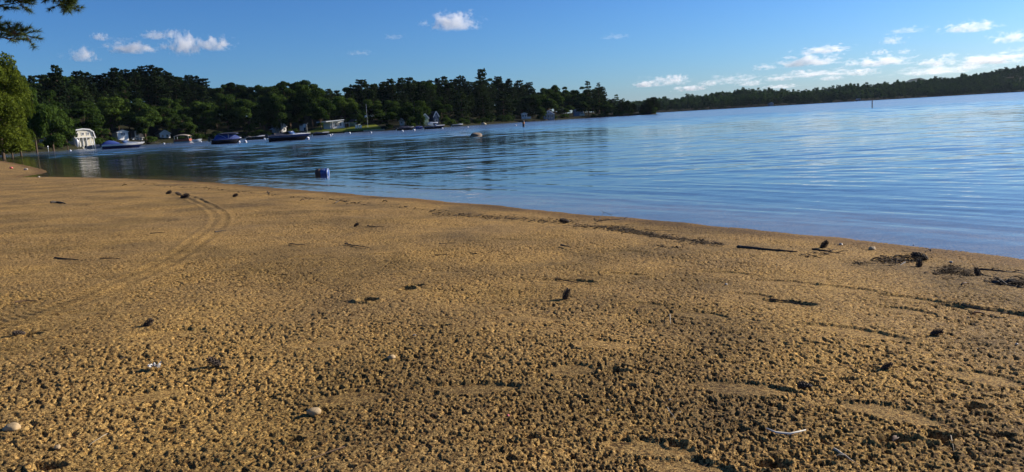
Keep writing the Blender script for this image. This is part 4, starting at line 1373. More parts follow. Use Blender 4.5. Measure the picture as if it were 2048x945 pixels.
for i in range(8):
    for k in range(6): fs.append((i * 7 + k, i * 7 + k + 1, i * 7 + k + 8, i * 7 + k + 7))
b = MB(); b.add(vs, fs); q = b.build('canopy', M['canvas_tan'], root, True); q.modifiers.new('thickness', 'SOLIDIFY').thickness = .05
for x in (-1.7, 1.7):
    for y in (-1.08, 1.08):
        b = MB(); b.tube([(x, y, .55), (x, y, 1.85)], .03, 5); b.build('canopy_post', M['alu'], root)
b = MB(); b.box((-2.15, 0, .55), (.4, .35, .6)); b.build('outboard_motor', M['motor'], root)

# mooring buoys: white ball, blue stripe
root = empty('mooring_buoy')
b = MB(); b.lathe([(.03, -.30)] + [(.30 * math.sin(PI * k / 14), -.30 * math.cos(PI * k / 14)) for k in range(1, 14)] + [(.03, .30)], 18); b.build('ball', M['buoy_white'], root, True)
b = MB(); b.lathe([(.296, -.05), (.308, -.045), (.308, .045), (.296, .05)], 18, c=(0, 0, .02)); b.build('stripe', M['buoy_blue'], root, True)
b = MB(); b.tube([(.05 * math.cos(a) + 0, 0, .33 + .05 * math.sin(a)) for a in np.linspace(0, 2 * PI, 9)], .014, 5); b.build('ring', M['alu'], root)
proto_buoy = root
BU = [(139, 302, 150, .8, 'white buoy farthest left, near the two thin posts and the sand spit'), (327, 285.5, 205, 1.0, 'white upright buoy below the half hidden white cottage'), (401, 281, 200, .8, 'white buoy midway between pontoon boat and blue-covered boat'),
      (415, 281.5, 190, .7, 'left one of two small white buoys near the blue-covered boat stern'), (421, 281.5, 188, .7, 'right one of two small white buoys near the blue-covered boat stern'), (476.5, 283.5, 128, .95, 'white buoy touching the bow of the tall blue-covered boat'),
      (489.5, 284, 126, 1.0, 'white buoy floating alone between the covered boat and the big speedboat'), (528, 277.5, 172, .85, 'white buoy at the bow of the low boat behind'), (534, 275.5, 190, .7, 'small white buoy behind the stern of the big speedboat'), (538, 275, 194, .65, 'smallest white buoy just left of the big speedboat stern'),
      (614, 278, 119, 1.15, 'large white buoy at the bow of the big dark speedboat'), (659, 273, 158, 1.05, 'white buoy in open water below the ranch house'), (663.5, 269, 190, .8, 'small white buoy just behind the one below the ranch house'),
      (699, 268.5, 200, .9, 'white buoy below the right end of the lawn wall'), (741, 267.5, 180, .95, 'white buoy in front of the stone wall and flagpole'), (804, 265.5, 170, 1.0, 'white buoy in front of the dark covered boat'), (827.5, 264.5, 172, 1.0, 'nearer white buoy between the dark boat and the canopied cruiser'),
      (829, 261, 205, .8, 'farther white buoy between the dark boat and the canopied cruiser'), (884, 258.5, 190, .85, 'white buoy at the bow of the canopied cruiser'), (935, 256.5, 185, .8, 'white buoy left of the lake boulder, near the shaded shore'), (1031, 253.2, 150, .7, 'small white buoy left of the orange channel post')]
for i, (px, py, D, s, lab) in enumerate(BU):
    o = proto_buoy if i == 0 else copy_tree(proto_buoy)
    o.location = P(px, D, .10 * s); o.rotation_euler = (random.uniform(-.15, .15), random.uniform(-.15, .15), random.uniform(0, 6)); o.scale = (s * .85,) * 3
    tag(o, lab, 'buoy', 'white mooring buoys')

# white swim float off the lawn
root = empty('swim_float', P(694.5, 226, 0)); tag(root, 'low white swim float with a thin pole off the lawn', 'float')
b = MB(); b.box((0, 0, .18), (1.5, 1.2, .22)); b.build('deck', M['white'], root)
b = MB(); b.tube([(-.2, 0, .28), (-.2, 0, 2.6)], .035, 6); b.build('pole', M['dark_post'], root)

# channel posts
def spar(px, py_top, D, mat, rad, label, cap=None):
    p = P(px, D, 0); z1 = PZ(px, py_top, D).z
    root = empty('channel_post', p); tag(root, label, 'post')
    b = MB(); b.lathe([(rad, -1.9), (rad, z1 * .55), (rad * .92, z1 * .96), (rad * .5, z1)], 12); b.build('pole', M[mat], root, True)
    if cap:
        b = MB(); b.lathe([(rad + .004, z1 * .45), (rad + .01, z1 * .46), (rad + .008, z1 * .72), (rad + .003, z1 * .73)], 12); b.build('band', M[cap], root, True)
    return root


spar(1046.5, 241, 123, 'dark_post', .17, 'stubby orange-banded channel post standing in the lake', 'orange')
spar(1744.5, 201, 119, 'dark_post', .075, 'thin black channel post alone in the wide right part of the lake')
spar(184.5, 283, 160, 'alu', .05, 'left one of two thin grey stakes in the water before the cream cottage')
spar(189.0, 283.5, 160, 'alu', .05, 'right one of two thin grey stakes in the water before the cream cottage')
spar(95.5, 292, 168, 'alu', .05, 'thin pale stake in the water under the left bank trees')

# boulders
import bmesh
def boulder(name, loc, sc, mat, label, cat='boulder', seed=0, sub=4, amp=.22, parent=None, rz=0.0):
    bm = bmesh.new(); bmesh.ops.create_icosphere(bm, subdivisions=sub, radius=1)
    from mathutils import noise as mn
    for v in bm.verts:
        q = v.co * 1.1 + Vector((seed * 3.1, seed * 1.7, 0))
        v.co *= 1 + amp * mn.noise(q) + amp * .4 * mn.noise(q * 3) + amp * .15 * mn.noise(q * 8)
    me = bpy.data.meshes.new(name); bm.to_mesh(me); bm.free(); me.materials.append(mat)
    for pl in me.polygons: pl.use_smooth = True
    o = bpy.data.objects.new(name, me); COL.objects.link(o); o.location = loc; o.scale = sc; o.rotation_euler = (0, 0, rz)
    if label: tag(o, label, cat)
    return o


boulder('boulder', P(950.5, 68, -.02), (.55, .45, .30), M['granite'], 'brown domed boulder breaking the water in the middle of the lake', seed=2, rz=.3)
boulder('boulder', P(967, 300, .1), (1.05, .7, .62), M['granite_pale'], 'pale tan boulder at the shaded shore above the lake boulder', seed=5)

# blue barrel float lying on its side
p = P(640.5, 21.6, 0)
M['rim_grey'] = paint('barrel_rim', (0.30, 0.36, 0.48), 0.5, 0.25, 9)
root = empty('barrel_float', (p.x - .06, p.y, .045), R(-3), .9); tag(root, 'blue plastic barrel float lying on its side off the beach', 'float')
X90 = Matrix.Rotation(PI / 2, 3, 'Y')
b = MB(); b.lathe([(.10, -.20), (.125, -.19), (.135, -.16), (.135, -.12), (.142, -.11), (.142, -.09), (.135, -.08), (.135, -.02)], 22, M=X90); b.build('shaded_end', M['barrel_dark'], root, True)  # dark half of the drum, its shaded side put into the paint
b = MB(); b.lathe([(.134, -.02), (.136, .0), (.142, .07), (.142, .09), (.136, .10), (.135, .17), (.128, .185)], 22, M=X90); b.build('body', M['barrel'], root, True)
b = MB(); b.lathe([(.137, .178), (.141, .185), (.139, .20), (.132, .204), (.12, .19)], 22, M=X90); b.build('rim', M['rim_grey'], root, True)
b = MB(); b.lathe([(.124, .192), (.123, .198), (.02, .197)], 22, M=X90); b.build('lid', M['barrel'], root, True)
# white specks of lettering on the drum, kept as the unreadable marks they are
b = MB()
for k in range(14):
    a = R(random.uniform(28, 80)); x = random.uniform(.01, .15)
    y, z = -.1425 * math.cos(a), .1425 * math.sin(a)
    b.box((x, y, z), (.016, .004, .012), M=Matrix.Rotation(-(PI / 2 - a), 3, 'X'))
b.build('lettering', M['buoy_white'], root)
# ------------------------------------------------------------------ things lying on the beach
def sink(px, py, dz=0.0):
    c = sand_hit(px, py); c.z += dz; return c


def scale_at(px, py):
    c = sand_hit(px, py); return c.y / F        # metres per photo pixel there


# pine cone: overlapping woody scales round a core
root = empty('pine_cone')
b = MB(); b.lathe([(.004, -.045), (.014, -.035), (.019, -.01), (.016, .02), (.008, .042), (.003, .048)], 10); b.build('core', M['cone'], root, True)
b = MB()
for r_ in range(9):
    z = -.038 + r_ * .0095; rad = .030 * math.sin(PI * min(.98, (r_ + 1.2) / 10.2)) ** .6 + .004
    for k in range(6):
        a = 2 * PI * (k + (r_ % 2) * .5) / 6 + random.uniform(-.2, .2)
        ca, sa = math.cos(a), math.sin(a)
        w_ = random.uniform(.006, .009)
        b.add([(ca * .010 - sa * w_ * .5, sa * .010 + ca * w_ * .5, z), (ca * .010 + sa * w_ * .5, sa * .010 - ca * w_ * .5, z),
               (ca * rad + sa * w_, sa * rad - ca * w_, z + .010), (ca * rad * 1.12, sa * rad * 1.12, z + .017), (ca * rad - sa * w_, sa * rad + ca * w_, z + .010)], [(0, 1, 2, 3, 4)])
sc_ = b.build('scales', M['cone'], root); sc_.modifiers.new('thickness', 'SOLIDIFY').thickness = .0022
proto_cone = root
CONES = [(1132, 593, 24, 'dark pine cone standing on the sand in the middle distance, casting a long shadow left', 1.1), (1841, 517, 28, 'big dark pine cone on the heap of wrack near the water', .3), (1838, 532, 20, 'dark upright pine cone just below the wrack heap', 1.3),
         (337, 386, 12, 'left one of three dark cones where the wheel track begins', .4), (358, 388, 11, 'middle one of three dark cones where the wheel track begins', .5), (369, 394, 16, 'right one of three dark cones where the wheel track begins', .2), (470, 391, 11, 'lone dark cone right of the wheel track start', .3),
         (295, 652, 24, 'dark cone on the edge of a footprint at the left', .8), (430, 728, 28, 'dark cone in the left foreground with a black shadow', .7), (1130, 443, 17, 'dark cone at the left end of the long wrack line', .2), (712, 450, 11, 'small dark cone alone in the middle of the beach', .5),
         (1872, 667, 22, 'dark cone right of two crossing footprints at the right', .3), (1772, 735, 22, 'dark cone in the pitted sand at the right', .5), (1612, 774, 26, 'dark cone in the pitted sand near the lower right', .2), (1955, 547, 20, 'frayed dark cone right of the black needle clump', 1.2), (1647, 493, 20, 'pale-tipped cone on the curved root near the water', .9),
         (40, 668, 20, 'dark cone in the pitted sand at the left edge', .2)]
for i, (px, py, sz, lab, tilt) in enumerate(CONES):
    o = proto_cone if i == 0 else copy_tree(proto_cone)
    s = sz * scale_at(px, py) / .10
    o.location = sink(px, py + 3, .022 * s); o.scale = (s * .85, s * .85, s * 1.2)
    o.rotation_euler = (PI / 2 - tilt, random.uniform(-.2, .2), random.choice([-1, 1]) * random.uniform(.9, 2.1))
    tag(o, lab, 'pine cone', 'pine cones on the beach')


def twig(pts_px, rad, label, mat='twig', lift=0.006, branches=0, name='twig', arcs=None, group='twigs on the beach'):
    """laid along photo points on the sand, knobbly and tapered"""
    pts = []
    for k in range(len(pts_px) - 1):
        a, c = pts_px[k], pts_px[k + 1]
        for t in (0, .33, .66): pts.append(sink(a[0] + (c[0] - a[0]) * t, a[1] + (c[1] - a[1]) * t, lift + random.uniform(-.002, .003)))
    pts.append(sink(pts_px[-1][0], pts_px[-1][1], lift * .5))
    if arcs:
        for i, p_ in enumerate(pts): p_.z += arcs * math.sin(PI * i / (len(pts) - 1))
    c0 = pts[0].copy()
    b = MB(); b.tube([p_ - c0 for p_ in pts], [rad * (1 - .7 * i / (len(pts) - 1)) * random.uniform(.8, 1.2) for i in range(len(pts))], 6)
    for k in range(branches):
        i = random.randint(1, len(pts) - 2); p_ = pts[i] - c0
        q = p_ + Vector((random.uniform(-1, 1), random.uniform(-.5, .5), random.uniform(.0, .35))).normalized() * min(rad * random.uniform(6, 16), .09)
        b.tube([p_, (p_ + q) / 2 + Vector((0, 0, rad)), q], [rad * .5, rad * .4, rad * .15], 5)
    o = b.build(name, M[mat]); o.location = c0
    tag(o, label, 'twig' if name == 'twig' else 'stick', group)
    return o


twig([(1480, 497), (1520, 500), (1560, 503), (1594, 505)], .016, 'thick black driftwood stick near the water at the right', name='driftwood_stick')
boulder('bark_chunk', sink(1479, 497, .012), (.026, .02, .016), M['twig'], 'blocky black bark lump at the left end of the driftwood stick', 'bark', seed=9, sub=3)
twig([(1624, 500), (1650, 503), (1672, 508), (1700, 511)], .008, 'curved root with side shoots beneath a pale-tipped cone', branches=4, name='driftwood_stick')
twig([(1195, 446), (1214, 449), (1238, 448), (1268, 441)], .006, 'branched grey twig reaching over the waterline', 'twig', .02, 5, arcs=.03)
twig([(1198, 443), (1208, 436), (1222, 441), (1232, 449)], .004, 'thin arched twig standing up beside the branched grey one', 'twig', .01, 2, arcs=.06)
twig([(1290, 461), (1316, 463), (1345, 462)], .004, 'thin straight dark twig between wrack line and water')
twig([(1810, 526), (1800, 533), (1770, 534), (1715, 531)], .007, 'long dark twig running left out of the wrack heap', branches=3)
twig([(1958, 541), (1980, 547), (2010, 551), (2052, 549)], .008, 'long bowed twig at the right edge of the beach', branches=2, arcs=.02)
twig([(1985, 566), (2015, 572), (2052, 579)], .012, 'thick dark stick in wrack at the right edge', branches=5, name='driftwood_stick')
twig([(1668, 902), (1690, 916), (1722, 935)], .0035, 'pale dry stick in the lower right foreground with a dark shadow', 'twig_pale', .006, 1)
twig([(815, 862), (780, 882), (740, 900)], .0014, 'thin pinkish straw in the lower middle foreground', 'twig_pale', .005)
twig([(690, 898), (650, 912), (590, 936)], .0022, 'dark reddish needle stalk in the lower middle foreground', 'leaf_dry', .006)
twig([(215, 872), (190, 884), (178, 895)], .0013, 'thin straw in the lower left foreground', 'twig_pale', .005)
twig([(102, 407), (115, 406), (131, 408)], .030, 'dark stubby log lying alone on the left part of the beach', name='driftwood_stick', lift=.012)
twig([(735, 453), (752, 455), (768, 454)], .006, 'short twig right of the small lone cone')
twig([(580, 489), (596, 491), (610, 490)], .006, 'short dark twig lower left of the small lone cone')
twig([(690, 489), (712, 493), (738, 497)], .007, 'dark twig with a crooked end above a pale scuff', branches=2)
twig([(870, 512), (905, 511)], .004, 'thin straight twig in the middle of the beach')
twig([(878, 489), (912, 487)], .003, 'thinner straight twig above the other in the middle of the beach')
twig([(940, 508), (958, 510)], .006, 'short thick twig right of the thin straight one')
twig([(1122, 492), (1142, 496)], .008, 'short black twig below the long wrack line')
twig([(30, 607), (52, 604), (75, 603)], .006, 'brown strip of bark beside the wheel track at the left edge', 'leaf_dry')
twig([(240, 720), (262, 716)], .003, 'short thin twig in the left foreground')
twig([(670, 407), (680, 402), (697, 404)], .008, 'crooked twig at the waterline left of the middle', branches=3)
twig([(535, 384), (540, 391)], .008, 'tiny forked twig at the waterline', branches=2)
twig([(1900, 868), (1903, 884), (1908, 905)], .0018, 'pale curled grass stem in the lower right corner', 'twig_pale', .006)
twig([(1340, 632), (1341, 650)], .0022, 'short upright straw beside a footprint in the middle', 'twig_pale', .01)
twig([(1335, 820), (1352, 842)], .0015, 'pale fine straw above the lower footprint', 'twig_pale', .006)
twig([(300, 468), (330, 466)], .006, 'short dark twig left of the wheel track')
twig([(200, 518), (240, 519)], .005, 'thin dark twig in the left middle of the beach')
twig([(110, 517), (150, 521), (158, 521)], .006, 'dark twig farther left in the middle of the beach')
twig([(430, 465), (452, 462)], .009, 'dark flat twig beside the wheel track bend')
twig([(1540, 600), (1575, 604), (1622, 615)], .0045, 'thin dark strip along a footprint rim at the right', lift=.002)  # thin dark strip laid along a footprint rim
twig([(1895, 604), (1950, 617), (2015, 628)], .006, 'dark strip along a long footprint rim near the right edge', lift=.002)
twig([(1085, 553), (1120, 560), (1178, 569)], .0045, 'dark strip along a footprint rim in the middle distance', lift=.001)

# feather / bleached reed
b = MB(); vs = []; fs = []
fp = [sink(1532, 862, .010), sink(1552, 868, .006), sink(1580, 872, .008), sink(1612, 868, .014)]
c0 = fp[0].copy()
for i, p_ in enumerate(fp):
    w_ = [.001, .005, .004, .0008][i]; vs += [tuple(p_ - c0 + Vector((0, w_, .001))), tuple(p_ - c0 + Vector((0, -w_, -.002)))]
for i in range(3): fs.append((2 * i, 2 * i + 1, 2 * i + 3, 2 * i + 2))
b.add(vs, fs); o = b.build('feather', M['feather'], None, True); o.location = c0; o.modifiers.new('thickness', 'SOLIDIFY').thickness = .0012
tag(o, 'white curved feather lying in the lower right foreground', 'feather')
# crumpled clear wrapper
c = sink(310, 738, .012)
vs = []; fs = []
for i in range(7):
    for j in range(6):
        vs.append(((i - 3) * .0075 + random.uniform(-.003, .003), (j - 2.5) * .008 + random.uniform(-.003, .003), random.uniform(-.008, .014)))
for i in range(6):
    for j in range(5): fs.append((i * 6 + j, i * 6 + 6 + j, i * 6 + 7 + j, i * 6 + j + 1))
b = MB(); b.add(vs, fs); o = b.build('wrapper', M['plastic']); o.location = c; o.modifiers.new('thickness', 'SOLIDIFY').thickness = .0008
tag(o, 'crumpled clear plastic wrapper in the left foreground', 'wrapper')

# stones
STN = [(628, 827, 17, 'stone_tan', 'round tan stone in the lower middle foreground'), (24, 860, 20, 'stone_tan', 'pale tan stone at the lower left edge'), (115, 896, 9, 'stone_tan', 'small flat pale stone in the lower left'), (784, 717, 10, 'stone_tan', 'tan pebble near the middle foreground'),
       (1016, 832, 7, 'pink', 'pinkish pebble right of the large footprint'), (1452, 570, 7, 'stone_white', 'white pebble in the right middle distance'), (1682, 490, 8, 'stone_white', 'white pebble at the waterline beside the curved root'), (1902, 525, 7, 'stone_white', 'white pebble right of the wrack heap'),
       (2033, 689, 6, 'stone_white', 'white pebble at the right edge'), (78, 355, 5, 'stone_white', 'white pebble at the waterline near the sand spit'), (829, 672, 7, 'stone_grey', 'grey pebble above the middle foreground'), (1827, 491, 4, 'stone_grey', 'dark pebble lying in the shallows at the right'), (35, 752, 7, 'stone_white', 'pale pebble at the left edge'),
       (1744, 500, 9, 'stone_tan', 'upright tan chip between curved root and wrack heap'), (1215, 822, 7, 'stone_grey', 'grey pebble in the lower right half'), (858, 782, 6, 'stone_grey', 'grey pebble left of the large footprint'), (1340, 800, 5, 'stone_white', 'small white pebble in the lower right half')]
for i, (px, py, r_, mt, lab) in enumerate(STN):
    s = r_ * scale_at(px, py) * (.85 if mt == 'stone_tan' else .5)
    o = boulder('pebble', sink(px, py, s * .25), (s, s * .8, s * .62), M[mt], lab, 'pebble', seed=i + 20, sub=3, amp=.3, rz=random.uniform(0, 3))
    o['group'] = 'pebbles on the beach'
for px, py, lab, mt in ((23, 338, 'small pink plastic scrap on the sand spit', 'pink'), (52, 341, 'small white plastic scrap on the sand spit', 'stone_white')):
    o = boulder('plastic_scrap', sink(px, py, .05), (.10, .06, .06), M[mt], lab, 'litter', seed=px, sub=2, amp=.4)

# dry leaves
LV = [(420, 380, .05, 'brown leaf on the faint wrack line near the track start'), (1755, 521, .035, 'curled leaf beside the wrack heap'), (1860, 503, .03, 'dark leaf at the top of the wrack heap'), (1795, 518, .04, 'brown leaf left of the big pine cone'), (1930, 572, .03, 'pale leaf below the black needle clump'), (2005, 572, .03, 'dark leaf near the right edge wrack'),
      (1790, 884, .02, 'black leaf in the scuffed hollow at lower right'), (2010, 632, .025, 'dark forked leaf at the right edge'), (1955, 632, .03, 'dark leaf standing on edge at the right'), (250, 372, .06, 'brown leaf on the faint wrack line at the left'), (605, 402, .04, 'brown leaf near the water in the left middle'), (770, 405, .05, 'dark leaf near the water left of the wrack line')]
for i, (px, py, s, lab) in enumerate(LV):
    vs = []; fs = []
    for k in range(7):
        t = k / 6; w_ = s * .42 * math.sin(PI * min(.97, t * .92 + .06)) ** .8
        zc = s * .35 * math.sin(PI * t)
        vs += [(s * (t - .5) * 2, -w_, zc + s * .25), (s * (t - .5) * 2, 0, zc), (s * (t - .5) * 2, w_, zc + s * .22)]
    for k in range(6):
        for j in range(2): fs.append((k * 3 + j, k * 3 + j + 1, k * 3 + j + 4, k * 3 + j + 3))
    b = MB(); b.add(vs, fs); o = b.build('dry_leaf', M['leaf_dry' if i % 2 == 0 else 'debris'], None, True); o.location = sink(px, py, .004); o.rotation_euler = (random.uniform(-.2, .2), random.uniform(-.2, .2), random.uniform(0, 6))
    o.modifiers.new('thickness', 'SOLIDIFY').thickness = .001
    tag(o, lab, 'leaf', 'dry leaves on the beach')


# wrack: uncountable needles, stems and crumbs, one heap per object
def litter(name, patches, mat, label, cat):
    VV = []; QQ = []; nb = 0
    for (px, py, lx, ly, n_, smin, smax, hgt) in patches:
        for _ in range(n_):
            g = random.gauss(0, .45), random.gauss(0, .45)
            c = sand_fast(px + g[0] * lx, py + g[1] * ly)
            if c is None: continue
            L = random.uniform(smin, smax); a = random.gauss(0.1, .9); e = random.uniform(-.2, .45)
            d = Vector((math.cos(a) * math.cos(e), math.sin(a) * math.cos(e), math.sin(e))) * L
            w_ = L * random.uniform(.03, .12) + .0008
            c.z += random.uniform(0, hgt)
            s1 = Vector((-math.sin(a), math.cos(a), 0)) * w_; u1 = Vector((0, 0, w_))
            VV += [c - d / 2 + s1, c - d / 2 - s1, c - d / 2 + u1, c + d / 2]
            QQ += [(nb, nb + 1, nb + 3), (nb + 1, nb + 2, nb + 3), (nb + 2, nb, nb + 3)]; nb += 4
    o = mesh_np(name, np.array([tuple(v) for v in VV]), np.array(QQ), mat)
    return tag(o, label, cat, kind='stuff')


def sand_fast(px, py):
    d = ray(px, py)
    if d.z > -0.001: return None
    z = .06
    t = (z - CZ) / d.z; x, y = d.x * t, d.y * t
    for _ in range(3):
        z = .4 * z + .6 * float(base_z(shore_dist(np.array([x]), np.array([y])))[0]); t = (z - CZ) / d.z; x, y = d.x * t, d.y * t
    if z < 0.004: return None
    return Vector((x, y, z))


line = []
for (x0, y0, x1, y1, n_, ly) in ((870, 428, 1010, 436, 150, 5), (1010, 436, 1150, 446, 130, 5), (1145, 452, 1260, 458, 170, 4), (1225, 458, 1310, 471, 240, 5), (1300, 471, 1410, 487, 240, 5), (1400, 484, 1450, 492, 60, 5), (1300, 493, 1370, 500, 60, 4), (1610, 512, 1660, 512, 50, 6)):
    for k in range(6):
        t = (k + .5) / 6; line.append((x0 + (x1 - x0) * t, y0 + (y1 - y0) * t, abs(x1 - x0) / 6, ly, n_ // 4, .015, .09, .010))
litter('wrack_line', line, M['debris'], 'long line of dark washed-up needles and stems below the water', 'wrack')
litter('wrack_heap', [(1790, 522, 46, 7, 260, .015, .07, .02), (1730, 529, 44, 4, 90, .015, .06, .01), (1835, 518, 26, 8, 160, .012, .05, .03), (1890, 549, 100, 4, 110, .01, .05, .008)], M['debris'], 'heap of dark wrack around the big pine cone near the water', 'wrack')
litter('needle_clump', [(1902, 543, 30, 7, 420, .01, .045, .028), (1936, 547, 16, 7, 120, .01, .04, .02)], M['debris'], 'black clump of matted needles at the right of the beach', 'wrack')
litter('edge_wrack', [(2010, 566, 46, 9, 260, .01, .06, .012), (2042, 572, 20, 9, 160, .015, .06, .03), (1910, 558, 40, 5, 60, .008, .04, .006)], M['debris'], 'tangle of dark wrack at the right edge of the beach', 'wrack')
fl = []
for (x0, y0, x1, y1, n_) in ((60, 366, 260, 369, 70), (250, 366, 430, 378, 110), (400, 376, 520, 388, 80), (520, 388, 720, 408, 60), (700, 405, 880, 424, 70)):
    for k in range(8):
        t = (k + .5) / 8; fl.append((x0 + (x1 - x0) * t, y0 + (y1 - y0) * t, abs(x1 - x0) / 8, 2.5, n_ // 8, .03, .14, .008))
litter('scattered_wrack', fl, M['debris'], 'thin broken line of brown needles along the left waterline', 'wrack')
cr = []
for k in range(280):
    px, py = random.uniform(0, 2048), random.uniform(430, 930)
    if py < 372 + max(0, px - 500) * .098 + 40: continue
    q = 2 + int(random.random() ** 3 * 9)
    cr.append((px, py, 26, 6, q, .004, .035 if random.random() < .8 else .06, .004))
litter('sand_crumbs', cr, M['debris'], 'scattered dark needles and bark crumbs over the sand', 'litter')
cr = []
for k in range(60): cr.append((random.uniform(0, 2048), random.uniform(600, 940), 30, 12, 2, .003, .012, .004))
litter('pale_crumbs', cr, M['stone_white'], 'scattered tiny pale chips of shell and straw on the sand', 'litter')

# ------------------------------------------------------------------ white pine overhanging the left top corner
def pine_bough(b_w, C_, N_, pts, rad, spread, ndl):
    b_w.tube(pts, [rad * (1 - .8 * i / (len(pts) - 1)) for i in range(len(pts))], 6)


root = empty('pine_tree', (-12.6, 12.2, .3)); tag(root, 'near white pine whose needle sprays hang into the top left corner', 'pine')
base = Vector(root.location)
b = MB(); b.tube([(0, 0, -.8), (.1, .05, 3), (0, .1, 7), (.1, 0, 12), (.05, 0, 17)], [.30, .27, .22, .14, .03], 12); b.build('trunk', M['bark'], root, True)
bw = MB(); NV = []; NQ = []; nn_ = [0]


def tuft(p, d, k=26, L=.12):
    k = int(k * 1.8)
    for _ in range(k):
        v = (d * random.uniform(.3, 1.0) + Vector((random.gauss(0, .55), random.gauss(0, .55), random.gauss(0, .45)))).normalized() * L * random.uniform(.65, 1.1)
        s_ = v.cross(Vector((random.random(), random.random(), random.random()))).normalized() * .0042
        NV.extend([p + s_, p - s_, p + v]); NQ.append((nn_[0], nn_[0] + 1, nn_[0] + 2)); nn_[0] += 3


def bough(path, rad, subs, k=22, L=.11):
    path = [Vector(p) - base for p in path]
    bw.tube(path, [rad * (1 - .75 * i / (len(path) - 1)) for i in range(len(path))], 6)
    for _ in range(subs):
        t = random.uniform(.25, 1) * (len(path) - 1); i = min(int(t), len(path) - 2); p = path[i].lerp(path[i + 1], t - i)
        d = (path[i + 1] - path[i]).normalized()
        q = p + (d * random.uniform(.2, 1) + Vector((random.uniform(-.7, .7), random.uniform(-.9, .9), random.uniform(-.35, .7)))).normalized() * random.uniform(.10, .34)
        bw.tube([p, (p + q) / 2 + Vector((0, 0, -.01)), q], [.009, .006, .003], 4)
        for s_ in (.55, .8, 1.0): tuft(p.lerp(q, s_), (q - p).normalized(), k, L)


tr = lambda z: base + Vector((0.05, 0, z))
bough([tr(3.2), PZ(-260, 30, 12.8), PZ(-110, 40, 12.6), PZ(-20, 52, 12.5), PZ(18, 66, 12.5), PZ(52, 70, 12.4)], .035, 40)
bough([tr(2.9), PZ(-200, 60, 12.9), PZ(-60, 66, 12.8), PZ(20, 78, 12.7)], .03, 22)
bough([tr(4.0), PZ(-260, -60, 13), PZ(-120, -40, 12.9), PZ(-10, -12, 12.8), PZ(40, 4, 12.8)], .035, 52)
bough([tr(3.8), PZ(-200, -30, 12.7), PZ(-50, -8, 12.6), PZ(8, 14, 12.6)], .03, 26)
bough([tr(5.0), PZ(-220, -190, 13), PZ(-20, -140, 12.9), PZ(95, -70, 12.8), PZ(108, -30, 12.8), PZ(114, -4, 12.8), PZ(122, 6, 12.8)], .035, 34)
bough([PZ(95, -70, 12.8), PZ(125, -40, 12.75), PZ(138, -14, 12.7), PZ(140, 0, 12.7)], .012, 22)
bough([tr(5.4), PZ(-300, -260, 12.5), PZ(-150, -220, 12.2), PZ(-40, -190, 12)], .035, 40)
for k in range(16):
    z = 5.5 + k * .7; a = k * 2.4; L = 2.6 * (1 - (z - 5) / 13) + .4
    e = Vector((math.cos(a) * L, math.sin(a) * L, .5))
    bough([tr(z), tr(z) + e * .5, tr(z) + e], .03, 14, 12, .14)
bw.build('branches', M['bark'], root, True)
mesh_np('needles', np.array([tuple(v) for v in NV]), np.array(NQ), M['needle_near'], root)
# ------------------------------------------------------------------ daylight
SUN_EL = R(22); SUN_AZ = R(68)          # azimuth clockwise from the view axis
w = bpy.data.worlds.new('World'); S.world = w; w.use_nodes = True
nt = w.node_tree
for n in list(nt.nodes): nt.nodes.remove(n)
st = nt.nodes.new('ShaderNodeTexSky'); st.sky_type = 'NISHITA'; st.sun_disc = False
st.sun_elevation = SUN_EL; st.sun_rotation = SUN_AZ; st.altitude = 0
st.air_density = 1.0; st.dust_density = 0.45; st.ozone_density = 9.5
gm = nt.nodes.new('ShaderNodeGamma'); gm.inputs[1].default_value = 1.19
bg = nt.nodes.new('ShaderNodeBackground'); bg.inputs['Strength'].default_value = SKY
wo = nt.nodes.new('ShaderNodeOutputWorld')
nt.links.new(st.outputs[0], gm.inputs[0]); nt.links.new(gm.outputs[0], bg.inputs[0]); nt.links.new(bg.outputs[0], wo.inputs[0])
sl = bpy.data.lights.new('sun', 'SUN'); sl.energy = SUN; sl.angle = R(0.55); sl.color = (1.0, 0.91, 0.79)
so = bpy.data.objects.new('sun', sl); COL.objects.link(so)
sdir = Vector((math.sin(SUN_AZ) * math.cos(SUN_EL), math.cos(SUN_AZ) * math.cos(SUN_EL), math.sin(SUN_EL)))
so.rotation_euler = sdir.to_track_quat('Z', 'Y').to_euler()

